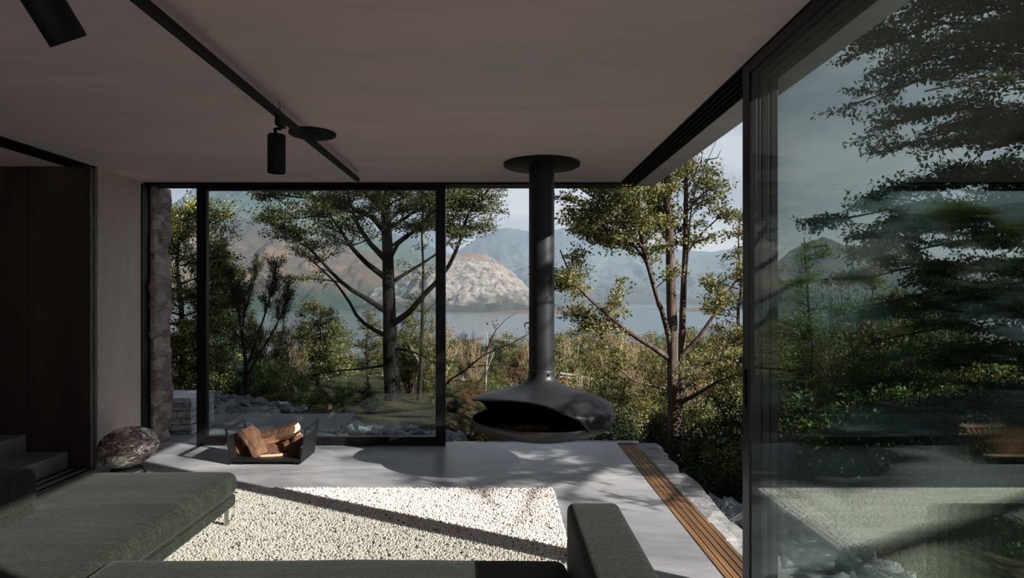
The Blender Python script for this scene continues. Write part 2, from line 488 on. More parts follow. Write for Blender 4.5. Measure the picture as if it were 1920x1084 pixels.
# ------------------------------------------------------------------ glazing
def glazed_leaf(name, vert, c0, c1, a0, a1, z0, z1, stile, rail_b, rail_t, gmat, pane_t=.024):
    """vert 'x': pane faces along X (runs in Y);  'y': pane faces along Y (runs in X)"""
    def bx(m, a, b, za, zb, ca=c0, cb=c1):
        return m.box(ca, cb, a, b, za, zb) if vert == 'x' else m.box(a, b, ca, cb, za, zb)
    cm = (c0 + c1) / 2; am = (a0 + a1) / 2
    root = thing(name, (cm, am, z0) if vert == 'x' else (am, cm, z0), None, None)
    struct(root)
    bx(MB(), a0, a0 + stile, z0, z1).build('stile', MT['frame'], root, bevel=.003)
    root['_far'] = ''; far = bx(MB(), a1 - stile, a1, z0, z1).build('stile', MT['frame'], root, bevel=.003)
    bx(MB(), a0 + stile, a1 - stile, z0, z0 + rail_b).build('rail', MT['frame'], root, bevel=.003)
    bx(MB(), a0 + stile, a1 - stile, z1 - rail_t, z1).build('rail', MT['frame'], root, bevel=.003)
    bx(MB(), a0 + stile - .008, a1 - stile + .008, z0 + rail_b - .008, z1 - rail_t + .008, cm - pane_t / 2, cm + pane_t / 2).build('pane', gmat, root)
    del root['_far']
    return root, far
w1, w1s = glazed_leaf('window_1', 'y', 6.095, 6.155, -3.02, -.545, .004, CZ - .026, .098, .085, .04, MT['pane_back'])
MB().box(-.575, -.56, 6.07, 6.096, .95, 1.25).build('handle', MT['black'], w1s, bevel=.004)
for k in range(4):
    xc = X_R + .022 + .047 * k
    d, ds = glazed_leaf('door_%d' % (k + 1), 'x', xc - .018, xc + .018, .56 - .03 * k, 3.0 + .012 * k, .008, CZ - .006, .085 if k == 0 else .032, .06, .055, MT['pane'])
    if k == 0:
        MB().box(xc - .026, xc - .017, 2.955, 2.975, .95, 1.13).build('handle', MT['black'], ds, bevel=.003)

# ------------------------------------------------------------------ stairs in the side bay
st = thing('staircase', (-4.2, 4.9, 0), 'low concrete steps rising along the dark steel wall at the far left', 'stairs')
for k in range(5):
    x1 = -3.725 - .36 * k
    MB().box(x1 - .36 if k < 4 else -7.3, x1, 4.35, 5.285, .001, .147 * (k + 1)).build('step', MT['concrete'], st, bevel=.006)

# ------------------------------------------------------------------ track lighting
TX = -1.28
tk = thing('light_track', (TX, 3.5, 2.53), 'long thin black lighting track hung under the ceiling on wires', 'track')
MB().box(TX - .018, TX + .018, -1.0, 5.5, 2.515, 2.551).build('rail', MT['black'], tk, bevel=.004)
MB().tube([(TX, 5.5, 2.533), (TX, 5.52, 2.533)], .017, 10).build('end_cap', MT['black'], tk)
for y in (.6, 3.55, 5.42):
    MB().tube([(TX + .004, y, 2.55), (TX + .004, y, CZ)], .0022, 6).build('suspension_wire', MT['black'], tk)
def spot(name, y, axis, xo, zc, L, rad, label):
    r = thing(name, (TX, y, 2.515), label, 'spotlight', 'black cylinder spotlights on the ceiling track')
    MB().box(TX - .016, TX + .016, y - .05, y + .05, 2.470, 2.514).build('adapter', MT['black'], r, bevel=.003)
    c = np.array((TX + xo, y + (.045 if y < 2 else 0), zc)); a = np.array(axis, float); a /= np.linalg.norm(a)
    b = MB(); prof = [(0, L / 2), (rad * .93, L / 2), (rad, L / 2 - .006), (rad, -L / 2 + .003), (rad * .96, -L / 2), (rad * .9, -L / 2), (rad * .86, -L / 2 + .03), (0, -L / 2 + .035)]
    b.lathe(prof, 40)
    q = Vector((0, 0, 1)).rotation_difference(Vector(a)).to_matrix()
    b.v = [np.array([q @ Vector(p) for p in v]) + c for v in b.v]
    b.build('lamp_head', MT['black'], r, auto=40)
    top = c + a * (L / 2)
    m = MB().tube([(TX, y, 2.475), (TX, y, top[2] + .035), (top[0] - .008, y, top[2] + .034), tuple(top - np.array((.004, 0, .005)))], .012, 8)
    m.build('bracket_arm', MT['black'], r)
    return r
spot('track_spotlight', 3.57, (0, 0, 1), -.022, 2.312, .222, .051, 'black cylinder spotlight pointing straight down near the middle of the track')
spot('track_spotlight', 1.647, (-.28, -.55, .85), .02, 2.298, .222, .051, 'tilted black cylinder spotlight at the top left, nearest on the track')
pl = MB().lathe([(0, CZ - .018), (.15, CZ - .018), (.157, CZ - .014), (.157, CZ - .0005), (0, CZ - .0005)], 64, (P(586, 249, 4.21)[0], 4.21))
tag(pl.build('ceiling_plate', MT['black'], auto=40), 'round flat black plate on the ceiling beside the track', 'ceiling plate')

# ------------------------------------------------------------------ hanging fireplace
FX, FY = (1015.5 - VX) * 5.18 / FPX, 5.18
fp = thing('hanging_fireplace', (FX, FY, .28), 'black suspended fireplace with slim flue and wide open bowl', 'fireplace')
N = 192
up_prof = np.array([(.11, .87), (.112, .83), (.118, .80), (.132, .777), (.165, .749), (.215, .724), (.28, .703), (.345, .684), (.41, .662), (.475, .637), (.535, .608), (.575, .586), (.598, .566), (.609, .545), (.612, .515), (.612, .48), (.608, .452), (.603, .437)])
seg = np.r_[0, np.cumsum(np.linalg.norm(np.diff(up_prof, axis=0), axis=1))]
def prof_at_z(z):   # parameter along profile for height z
    return np.interp(-z, -up_prof[:, 1], seg)
K = 40
V, F = [], []
for i in range(N):
    th = 2 * math.pi * i / N                 # 0 = towards the camera, 90 deg = left
    d = math.degrees(th); d = d - 360 if d > 180 else d
    u = (d - 50) / 79
    zl = .440 + np.mean([float(np.interp(d + e_, [-30, -29, -25, -20, -10, 0, 15, 35, 60, 80, 100, 115, 126, 131], [0, .06, .085, .107, .152, .185, .202, .20, .172, .144, .122, .102, .067, 0], left=0, right=0)) for e_ in (-4, -3, -1, 0, 1, 3, 4)])
    sh_ = .05 * max(0, math.cos(math.radians(d - 50)))
    t1 = prof_at_z(zl)
    ts = np.linspace(0, t1, K)
    r = np.interp(ts, seg, up_prof[:, 0]); z = np.interp(ts, seg, up_prof[:, 1])
    z = z + sh_ * sstep(.25, .6, r) * (1 if True else 0) * np.clip((zl - .445) / .06, 0, 1)
    V.append(np.stack([FX - np.sin(th) * r, FY - np.cos(th) * r, z], -1))
m = MB()
m.add(np.vstack(V), [(i*K+j, i*K+j+1, ((i+1) % N)*K+j+1, ((i+1) % N)*K+j) for i in range(N) for j in range(K-1)])
hood = m.build('hood', [MT['flue'], MT['soot']], fp, smooth=True)
so = hood.modifiers.new('solid', 'SOLIDIFY'); so.thickness = .012; so.offset = -1; so.material_offset = 1
pan = [(0, .285), (.10, .287), (.22, .298), (.34, .320), (.45, .350), (.54, .388), (.582, .418), (.594, .440), (.597, .458), (.593, .465), (.585, .458)]
pan += [(.58, .43), (.5, .385), (.38, .35), (.2, .33), (0, .325)]
bowl = MB()
bowl.lathe(pan[:11], 128, (FX, FY)); bowl.lathe(pan[10:], 128, (FX, FY), 1)
bowl.build('bowl', [MT['flue'], MT['soot']], fp, smooth=True)
fl_ = MB().lathe([(.108, .84), (.1095, .868), (.1095, .872), (.107, .875), (.107, CZ - .02)], 64, (FX, FY))
flue = fl_.build('flue', MT['flue'], fp, auto=30)
MB().tube([(FX + .06, FY - .100, .838), (FX + .062, FY - .118, .836)], .009, 10).build('bolt', MT['chrome'], fp)
MB().lathe([(0, CZ - .026), (.31, CZ - .026), (.322, CZ - .020), (.322, CZ - .0005)], 96, (FX, FY)).build('ceiling_flange', MT['black'], fp, auto=40)
MB().tube([(FX - .105, FY - .02, 1.262), (FX - .135, FY - .03, 1.262), (FX - .143, FY - .033, 1.255), (FX - .144, FY - .034, 1.225)], .005, 8).build('damper_hook', MT['black'], fp)
em = MB()
em.add([(FX - .18 + .055 * math.cos(a), FY + .40 - .01 * math.sin(a), .53 + .05 * math.sin(a)) for a in np.linspace(0, 2 * math.pi, 20, endpoint=False)], [tuple(range(20))])
em_o = em.build('rust_patch', MT['ember'], fp)
em_o.modifiers.new('solid', 'SOLIDIFY').thickness = .004
for k, (dx, dy, az) in enumerate(((-.22, -.22, .35), (-.10, -.30, -.2), (-.30, -.12, .9))):
    z0 = .372 + .03 * (k == 1)
    c = np.array((FX + dx, FY + dy, z0 + .03)); a = np.array((math.cos(az), math.sin(az), .02))
    pts = [c + a * t for t in np.linspace(-.14, .14, 6)]
    o = MB().tube(pts, [.02, .03, .034, .033, .03, .02], 7).build('charred_log', MT['bark'])
    tag(o, ['charred log lying at the left lip of the hanging fireplace bowl', 'charred log lying crossways at the front of the fireplace bowl', 'charred log lying deepest in the left of the fireplace bowl'][k], 'log', 'burnt logs in the fireplace')

# ------------------------------------------------------------------ log holder with firewood
LX0, LX1, LY0, LY1 = -2.36, -1.765, 5.39, 5.80
lh = thing('log_holder', ((LX0 + LX1) / 2, (LY0 + LY1) / 2, 0), 'black steel log holder with two slotted end panels on the concrete floor', 'log holder')
MB().box(LX0, LX1, LY0, LY1, .028, .052).build('base_plate', MT['black'], lh, bevel=.002)
def end_panel(x, lean):
    t, H = .010, .325
    m = MB()
    def q(y0, y1, z0, z1):
        m.add([(x + lean * z0, y0, z0), (x + t + lean * z0, y0, z0), (x + t + lean * z0, y1, z0), (x + lean * z0, y1, z0), (x + lean * z1, y0, z1), (x + t + lean * z1, y0, z1), (x + t + lean * z1, y1, z1), (x + lean * z1, y1, z1)],
              [(0,3,2,1),(4,5,6,7),(0,1,5,4),(1,2,6,5),(2,3,7,6),(3,0,4,7)])
    q(LY0, LY1, .012, .242); q(LY0, LY0 + .03, .242, H - .026); q(LY1 - .03, LY1, .242, H - .026); q(LY0, LY1, H - .026, H)
    m.build('end_panel', MT['black'], lh)
end_panel(LX0 - .008, -.17); end_panel(LX1 - .002, .14)
for x in (LX0 + .05, LX1 - .06):
    for y in (LY0 + .02, LY1 - .05): MB().box(x, x + .04, y, y + .03, 0, .028).build('foot', MT['black'], lh)

def split_log(c, axis, L, R, sect, roll, seed, label):
    """wedge of firewood: polygon section swept along its length, bark on the outer arc"""
    r = np.random.default_rng(seed)
    a = np.array(axis, float); a /= np.linalg.norm(a)
    u = np.cross(a, (0, 0, 1.)); u = u / np.linalg.norm(u) if np.linalg.norm(u) > .1 else np.array((1., 0, 0))
    w = np.cross(u, a)
    cr_, sr = math.cos(roll), math.sin(roll)
    ns = 12; m = MB(); rings = []
    pts2 = []
    for i in range(len(sect)):
        p, q = np.array(sect[i][:2]), np.array(sect[(i + 1) % len(sect)][:2])
        for k in range(3): pts2.append(p + (q - p) * k / 3)
    pts2 = np.array(pts2) * R; n = len(pts2)
    jit = r.normal(0, .035 * R, (n, 2))
    for k in range(ns):
        t = k / (ns - 1) - .5
        s = (1 + .08 * math.sin(3 * t + seed)) * (1 - .10 * (abs(t) * 2) ** 6)
        bow = .05 * L * (1 - 4 * t * t) * np.array((math.sin(seed), math.cos(seed) * .5))
        p = (pts2 + jit + r.normal(0, .012 * R, (n, 2))) * s + bow
        x = p[:, 0] * cr_ - p[:, 1] * sr; y = p[:, 0] * sr + p[:, 1] * cr_
        rings.append(np.array(c) + a * t * L + x[:, None] * u + y[:, None] * w + a * (r.normal(0, .006, n)[:, None] if k in (0, ns - 1) else 0))
    m.v.append(np.vstack(rings)); m.n = ns * n
    nb = sum(1 for s_ in sect if len(s_) > 2 and s_[2])
    for k in range(ns - 1):
        for j in range(n):
            m.f.append((k*n+j, (k+1)*n+j, (k+1)*n+(j+1) % n, k*n+(j+1) % n)); m.m.append(1 if len(sect[j // 3]) > 2 else 0)
    for k in (0, ns - 1):
        m.f.append(tuple(range(k*n, k*n+n))); m.m.append(0)
    return tag(m.build('firewood_log', [MT['split'], MT['bark']], auto=38), label, 'log', 'split firewood in the log holder')
WEDGE = [(-.95, -.35), (0, .75), (.95, -.35, 1), (.5, -.8, 1), (-.5, -.8, 1)]
QUART = [(-.7, -.7), (-.7, .7), (.1, .85, 1), (.75, .35, 1), (.85, -.5)]
SLAB = [(-1, -.35), (-.9, .4), (.7, .5), (1, .1, 1), (.8, -.45)]
def L_(px, py, Y): return P(px, py, Y)
split_log(L_(453, 846, 5.60), (.62, .15, -.62), .30, .072, QUART, .4, 1, 'split log leaning at the far left of the log holder, dark side face')
split_log(L_(474, 833, 5.55), (.5, -.12, -.66), .30, .088, WEDGE, 2.6, 2, 'pale sunlit wedge of firewood slanting down into the log holder')
split_log(L_(516, 857, 5.54), (.95, .18, .04), .27, .064, QUART, 1.2, 3, 'orange split log lying flat at the bottom of the log holder')
split_log(L_(523, 838, 5.58), (.93, .10, .22), .33, .068, QUART, .1, 4, 'split log lying second from the top of the firewood')
split_log(L_(525, 814, 5.60), (.93, -.08, .20), .34, .088, QUART, .5, 5, 'curved pale topped split log lying on top of the firewood')
split_log(L_(555, 842, 5.56), (.10, .35, .75), .25, .072, QUART, .9, 6, 'upright split log standing against the right end panel of the log holder')
split_log(L_(487, 822, 5.68), (.75, .6, .1), .30, .058, WEDGE, 1.0, 7, 'split log half hidden behind the firewood at the back of the holder')

# ------------------------------------------------------------------ hammered egg
s_ = Nodes('hammered_metal')
v_ = s_.noise(9, 1.2, .5, (1, 1, 1.5), 2.2)
s_.pbr(s_.ramp(v_, [(.35, srgb(150, 126, 116)), (.5, srgb(200, 182, 172)), (.66, srgb(255, 252, 248))]), .2, .72, .5, s_.bump(v_, .8, .025))
MT['hammered'] = s_.mat
ec = P(241, 836, 5.24)
eg_ = thing('egg_sculpture', (ec[0], ec[1], 0), 'hammered brown metal egg lying on its side by the left wall', 'sculpture')
m = MB(); nu, nv = 160, 110
pts = []
axr = math.radians(14)
for i in range(nv + 1):
    t = math.pi * i / nv
    for k in range(nu):
        a = 2 * math.pi * k / nu
        x = -math.cos(t); rr = math.sin(t) * (1 - .10 * x)
        y, z = rr * math.cos(a), rr * math.sin(a)
        gro = math.exp(-((a - math.radians(250)) / .16) ** 2) * sstep(.25, .95, x) * .13 + 0
        rr2 = 1 - gro
        p = np.array((x * .238, y * .19 * rr2, z * .172 * rr2))
        p = np.array((p[0] * math.cos(axr) - p[2] * math.sin(axr), p[1], p[0] * math.sin(axr) + p[2] * math.cos(axr)))
        pts.append(p)
pts = np.array(pts); rz = math.radians(12)
pts = np.stack([pts[:, 0] * math.cos(rz) - pts[:, 1] * math.sin(rz), pts[:, 0] * math.sin(rz) + pts[:, 1] * math.cos(rz), pts[:, 2]], -1)
pts = pts * (1 + .05 * (fbm(pts[:, 0:1] * 12 + 9 + fbm(pts[:, 1:2] * 14 + 5, pts[:, 2:3] * 14 + 5, 8, 2), pts[:, 2:3] * 20 + pts[:, 1:2] * 9 + 20, 3, 3, True) - .5))
zmin = pts[:, 2].min()
m.add(pts + np.array((ec[0], ec[1], -zmin + .014)), [(i*nu+k, i*nu+(k+1) % nu, (i+1)*nu+(k+1) % nu, (i+1)*nu+k) for i in range(nv) for k in range(nu)])
m.build('shell', MT['hammered'], eg_, smooth=True)
MB().lathe([(0, 0), (.115, 0), (.128, .008), (.115, .022), (.05, .022)], 40, (ec[0] - .01, ec[1])).build('stand', MT['black'], eg_, auto=40)
MB().tube([(ec[0] + .16, ec[1] - .05, .016), (ec[0] + .20, ec[1] - .10, .014), (ec[0] + .215, ec[1] - .10, .02)], .008, 8).build('knob', MT['black'], eg_)

# ------------------------------------------------------------------ sofa
def soft_box(name, x0, x1, y0, y1, z0, z1, r, mat, parent, crown=0, wrinkle=0, seed=0, step=.05):
    def axis(a, b):
        n = max(2, int((b - a - 2 * r) / step))
        e = r * (1 - np.cos(np.linspace(0, np.pi / 2, 6)))
        return np.r_[a + e, np.linspace(a + r, b - r, n + 1)[1:-1], (b - e)[::-1]]
    A = [axis(x0, x1), axis(y0, y1), axis(z0, z1)]
    lo = np.array((x0, y0, z0)) + r; hi = np.array((x1, y1, z1)) - r
    m = MB()
    for ax in range(3):
        b_, c_ = [k for k in range(3) if k != ax]
        B, Cc = np.meshgrid(A[b_], A[c_], indexing='ij'); nb, nc = B.shape
        for val in (A[ax][0], A[ax][-1]):
            p = np.zeros((nb, nc, 3)); p[..., b_] = B; p[..., c_] = Cc; p[..., ax] = val
            q = np.clip(p, lo, hi); d = p - q
            p = q + d / (np.linalg.norm(d, axis=-1, keepdims=True) + 1e-9) * r
            u = np.clip((p[..., 0] - x0) / (x1 - x0) * 2 - 1, -1, 1); v = np.clip((p[..., 1] - y0) / (y1 - y0) * 2 - 1, -1, 1)
            topw = sstep(z0 + .3 * (z1 - z0), z1, p[..., 2])
            w = (1 - u**4) * (1 - v**4) * topw
            p[..., 2] += crown * w
            if wrinkle:
                nz = fbm(p[..., 0] * 1.6 + seed, p[..., 1] * 4.5, seed, 4) - .5
                p[..., 2] += wrinkle * nz * topw
                p[..., 0] += wrinkle * .4 * (fbm(p[..., 1] * 4 + seed, p[..., 2] * 6, seed + 3, 3) - .5)
            m.add(p.reshape(-1, 3), [(i*nc+k, (i+1)*nc+k, (i+1)*nc+k+1, i*nc+k+1) for i in range(nb-1) for k in range(nc-1)])
    o = m.build(name, mat, parent, smooth=True)
    bm = bmesh.new(); bm.from_mesh(o.data); bmesh.ops.remove_doubles(bm, verts=bm.verts, dist=2e-4); bmesh.ops.recalc_face_normals(bm, faces=bm.faces); bm.to_mesh(o.data); bm.free()
    o.data.polygons.foreach_set('use_smooth', [True] * len(o.data.polygons))
    return o
sf = thing('corner_sofa', (-1.2, 2.6, 0), 'dark green velvet corner sofa with a long chaise on the pale rug', 'sofa')
cb_ = soft_box('chaise_base', -2.70, -1.715, 1.30, 3.985, .128, .205, .018, MT['fabric'], sf, step=.12)
soft_box('chaise_cushion', -2.71, -1.705, 1.32, 4.02, .198, .345, .062, MT['fabric'], sf, .018, .016, 3, .035)
soft_box('seat_base', -1.72, .285, 1.30, 2.60, .128, .205, .018, MT['fabric'], sf, step=.12)
soft_box('seat_cushion', -1.703, .287, 1.32, 2.675, .198, .348, .055, MT['fabric'], sf, .012, .012, 8, .035)
soft_box('armrest', .29, .52, 1.15, 2.70, .128, .582, .035, MT['fabric'], sf, 0, .004, 2, .05)
soft_box('side_backrest', -2.72, -2.40, 1.0, 3.20, .128, .598, .045, MT['fabric'], sf, 0, .006, 6, .06)
soft_box('backrest', -2.42, .30, .98, 1.34, .128, .62, .05, MT['fabric'], sf, 0, .006, 7, .08)
pc = MB().tube([(-1.702, 3.93, .204), (-1.700, 2.66, .204)], .004, 6).tube([(-1.712, 4.0, .204), (-2.66, 4.004, .204)], .004, 6)
pc.build('piping', MT['fabric'], cb_)
for x, y in ((-1.76, 3.93), (-2.62, 3.90), (-1.80, 1.40), (.22, 1.40), (.40, 2.60)):
    z0_ = .021 if x > -3 and y > 1.9 and x < .39 else 0
    lg = MB().box(x, x + .022, y - .022, y, z0_, .135).box(x, x + .022, y - .15, y - .02, .122, .135)
    lg.build('leg', MT['chrome'], sf, bevel=.003)

# ------------------------------------------------------------------ rug
rug = thing('wool_rug', (-1.3, 3.4, 0), 'thick white looped wool rug on the concrete floor before the sofa', 'rug')
RX0, RX1, RY0, RY1 = -2.95, .40, 1.9, 4.70
sw = Nodes('white_wool')
gg = sw.new('NewGeometry')
sw.pbr(sw.ramp(gg.outputs['Random Per Island'], [(.0, srgb(208, 198, 190)), (.5, srgb(231, 221, 213)), (1, srgb(244, 236, 229))]), .95, 0, .1)
MT['wool'] = sw.mat
MT['wool_dark'] = simple('grey_wool', srgb(84, 78, 72), .95, 0, .3, 30, .1, .1)
MT['backing'] = simple('rug_backing', srgb(190, 184, 174), .95, 0, .15, 40, .3, .1)
MB().box(RX0, RX1, RY0, RY1, .001, .012).build('backing', MT['backing'], rug)
rr = np.random.default_rng(11)
pitch = .0128
gx, gy = np.meshgrid(np.arange(RX0 + .006, RX1, pitch), np.arange(2.55, RY1, pitch))
gx = gx.ravel(); gy = gy.ravel()
keep = ~((gx < -2.0) & (gy < 3.9)) & ~((gx < 0.2) & (gy < 2.6))
gx, gy = gx[keep], gy[keep]
nL = len(gx)
t = (1 + 5 ** .5) / 2
ico = np.array([(-1,t,0),(1,t,0),(-1,-t,0),(1,-t,0),(0,-1,t),(0,1,t),(0,-1,-t),(0,1,-t),(t,0,-1),(t,0,1),(-t,0,-1),(-t,0,1)]) / math.sqrt(1 + t * t)
icf = np.array([(0,11,5),(0,5,1),(0,1,7),(0,7,10),(0,10,11),(1,5,9),(5,11,4),(11,10,2),(10,7,6),(7,1,8),(3,9,4),(3,4,2),(3,2,6),(3,6,8),(3,8,9),(4,9,5),(2,4,11),(6,2,10),(8,6,7),(9,8,1)])
cx = np.clip(gx + rr.normal(0, .0035, nL), RX0 + .004, RX1 + .004); cy = np.clip(gy + rr.normal(0, .0035, nL), RY0, RY1 + .004)
cz = .0145 + rr.normal(0, .0022, nL)
sc = np.stack([.0075 * rr.uniform(.8, 1.25, nL), .0075 * rr.uniform(.8, 1.25, nL), .0085 * rr.uniform(.85, 1.2, nL)], -1)
vv = (ico[None] * sc[:, None] + np.stack([cx, cy, cz], -1)[:, None]).reshape(-1, 3)
ff = (icf[None] + (np.arange(nL) * 12)[:, None, None]).reshape(-1, 3)
mi = np.repeat((rr.random(nL) < .032).astype(np.int32), 20)
pile = fast_mesh('pile', vv, ff, [MT['wool'], MT['wool_dark']], rug, mi, True)
pile['kind'] = 'stuff'
# ------------------------------------------------------------------ land, lake and mountains
def ground(x, y):
    x = np.asarray(x, float); y = np.asarray(y, float)
    g = -.10 - .085 * np.maximum(0, y - 6.5)
    g = g - .85 * sstep(-.9, .5, x) * sstep(4.4, 6.2, y) - .55 * sstep(1.9, 5, x) * sstep(2, 5, y)
    g = g + .45 * sstep(-3.0, -8.0, x) * sstep(6.4, 9, y)
    g = g + .06 * np.minimum(np.maximum(-x - 8, 0), 25)
    g = g - .155 * np.maximum(0, y - 32)
    g = g + .22 * (fbm(x * .8 + 40, y * .8 + 40, 2, 3) - .5) * sstep(6.3, 8, y)
    inside = (x < 1.6) & (y < 6.33)
    return np.where(inside, -.9, np.maximum(g, -75))
ys = np.r_[np.arange(-5, 12, .35), 12 * 1.045 ** np.arange(0, 88)]
ss = np.linspace(-1, 1, 150)
YY, SS = np.meshgrid(ys, ss, indexing='ij')
XX = SS * (13 + 1.15 * np.maximum(YY, 0))
ZZ = ground(XX, YY)
def grid_mesh(name, X, Y, Z, mat, smooth=True):
    nr, nc = X.shape
    idx = np.arange(nr * nc).reshape(nr, nc)
    f = np.stack([idx[:-1, :-1], idx[:-1, 1:], idx[1:, 1:], idx[1:, :-1]], -1).reshape(-1, 4)
    return fast_mesh(name, np.stack([X, Y, Z], -1).reshape(-1, 3), f, mat, None, None, smooth)
s_ = Nodes('dry_grass_ground')
n_ = s_.noise(.9, 8, .7)
s_.pbr(s_.ramp(n_, [(.3, srgb(34, 33, 22)), (.5, srgb(58, 54, 36)), (.7, srgb(84, 78, 54))]), .95, 0, .1, s_.bump(s_.noise(6, 8, .7), .8, .1))
MT['ground'] = s_.mat
struct(grid_mesh('hillside', XX, YY, ZZ, MT['ground']))
LAKE = -62.0
s_ = Nodes('lake_water')
w_ = s_.noise(.02, 6, .6, (1, 3, 1))
s_.pbr(srgb(70, 88, 98), .22, 0, .5, s_.bump(w_, .25, 1.2))
MT['lake'] = s_.mat
lk = MB(); lk.box(-9000, 9000, 150, 9500, LAKE - 1, LAKE)
struct(lk.build('lake', MT['lake'], loc=(0, 1500, LAKE)))

def m_rock(name, low, a, b, c, top, z0, z1, sc, st=(1, 1, 1.6)):
    s = Nodes(name)
    n = s.noise(sc, 10, .72, st, .5)
    col = s.ramp(n, [(.40, a), (.5, b), (.60, c)])
    g = s.new('NewGeometry'); sp = s.new('SeparateXYZ'); s.link(g.outputs['Position'], sp.inputs[0])
    n2 = s.noise(sc * .6, 6, .6)
    h = s.math('DIVIDE', s.math('SUBTRACT', sp.outputs['Z'], z0), z1 - z0)
    h = s.math('ADD', h, s.math('MULTIPLY', s.math('SUBTRACT', n2, .5), .5))
    f1 = s.ramp(h, [(.08, (1, 1, 1)), (.22, (0, 0, 0))])
    f2 = s.ramp(h, [(.62, (0, 0, 0)), (.8, (1, 1, 1))])
    col = s.mix(f1, col, low); col = s.mix(f2, col, top)
    s.pbr(col, .95, 0, .05, s.bump(s.noise(sc * 4, 10, .72, st), 1.0, 30))
    return s.mat
def mountain(name, ridge, D0, D1, mat, amp, seed, sc, pw=1.15, step=3.0):
    rp = np.array(ridge, float)
    px = np.arange(rp[0, 0], rp[-1, 0], step)
    ry = np.interp(px, rp[:, 0], rp[:, 1])
    vs = np.r_[np.linspace(0, 1, 110), np.linspace(1.03, 1.6, 12)]
    V_, PX = np.meshgrid(vs, px, indexing='ij')
    D = D0 + (D1 - D0) * V_
    X = (PX - VX) / FPX * D
    zr = EYE - (ry - VY) * D1 / FPX
    up = np.minimum(V_, 1) ** pw
    Z = LAKE - 2 + (zr - LAKE) * up - (zr - LAKE) * np.maximum(V_ - 1, 0) * .9
    env = np.clip(V_ * 4, 0, 1) * np.where(V_ < 1, 1 - .75 * V_ ** 6, .3)
    r1 = fbm(X / sc, D / (sc * 1.5) + seed, seed, 6, True)
    r2 = fbm(X / (sc * .22), D / (sc * .5) + seed, seed + 5, 5, True)
    Z = Z - amp * env * (r1 - .35) - amp * .35 * env * (r2 - .4)
    o = grid_mesh(name, X, D, Z, mat)
    return struct(o)
G_ = lambda r, g, b: srgb(r, g, b, .55)
mountain('mountain', [(-900, 380), (-300, 330), (120, 395), (250, 398), (300, 392), (326, 374), (352, 352), (400, 318), (480, 300), (560, 330), (640, 385), (720, 425), (790, 470), (840, 540)], 3200, 6200,
         m_rock('green_scree', G_(74, 92, 82), G_(86, 104, 96), G_(104, 118, 106), G_(140, 140, 126), G_(86, 110, 112), LAKE, 1300, .0022), 420, 3, 800)
mountain('mountain', [(-700, 430), (100, 400), (250, 394), (330, 380), (390, 389), (440, 398), (520, 418), (600, 450), (650, 462), (690, 470), (760, 505), (820, 545), (870, 580), (900, 586)], 2380, 3900,
         m_rock('tan_tussock', G_(80, 100, 80), G_(150, 124, 100), G_(128, 118, 108), G_(178, 150, 126), G_(116, 116, 116), LAKE, 560, .0045), 210, 21, 430)
mountain('mountain', [(640, 590), (700, 540), (780, 498), (840, 476), (880, 469), (915, 474), (945, 492), (975, 518), (1000, 545), (1040, 566), (1100, 580), (1160, 586)], 2500, 3300,
         m_rock('pale_bluff', G_(112, 118, 106), G_(150, 146, 144), G_(216, 208, 202), G_(255, 250, 244), G_(190, 172, 158), LAKE, 330, .016, (1.5, 1.5, .5)), 75, 33, 170)
mountain('mountain', [(600, 440), (700, 425), (780, 445), (850, 470), (900, 440), (952, 424), (989, 430), (1041, 429), (1056, 425), (1075, 431), (1112, 432), (1160, 446), (1230, 458), (1330, 466), (1400, 462), (1440, 480), (1520, 520), (1700, 560)], 5200, 9500,
         m_rock('far_range', G_(90, 100, 90), G_(72, 92, 98), G_(84, 104, 112), G_(104, 120, 124), G_(76, 98, 108), LAKE, 1000, .0016), 330, 41, 1200)
mountain('mountain', [(1380, 560), (1440, 500), (1480, 468), (1520, 446), (1545, 438), (1580, 452), (1620, 472), (1660, 486), (1700, 498), (1740, 486), (1790, 500), (1900, 520), (2300, 490), (3200, 470)], 2300, 4200,
         m_rock('dark_bush_hill', G_(64, 78, 62), G_(70, 78, 72), G_(88, 94, 86), G_(112, 112, 100), G_(96, 100, 96), LAKE, 380, .004), 120, 52, 500)
# flat land along the far shore
sh = [(780, 592), (860, 584), (900, 577), (980, 575), (1050, 577), (1180, 580), (1320, 578), (1460, 582)]
mountain('lake_shore', sh, 2250, 3100, m_rock('shore_flats', G_(150, 136, 112), G_(120, 124, 98), G_(160, 144, 118), G_(184, 166, 140), G_(120, 122, 98), LAKE, 30, .006), 5, 61, 200, .8)

# summer haze over the lake
sv = Nodes('lake_haze')
vs_ = sv.new('VolumeScatter'); vs_.inputs['Color'].default_value = (.55, .74, 1.0, 1); vs_.inputs['Density'].default_value = 7.0e-5; vs_.inputs['Anisotropy'].default_value = .0
sv.link(vs_.outputs[0], sv.out.inputs['Volume'])
hz = MB().box(-9000, 11000, 450, 12000, LAKE + .5, 1500)
ho = struct(hz.build('haze', sv.mat, loc=(0, 3000, LAKE)))

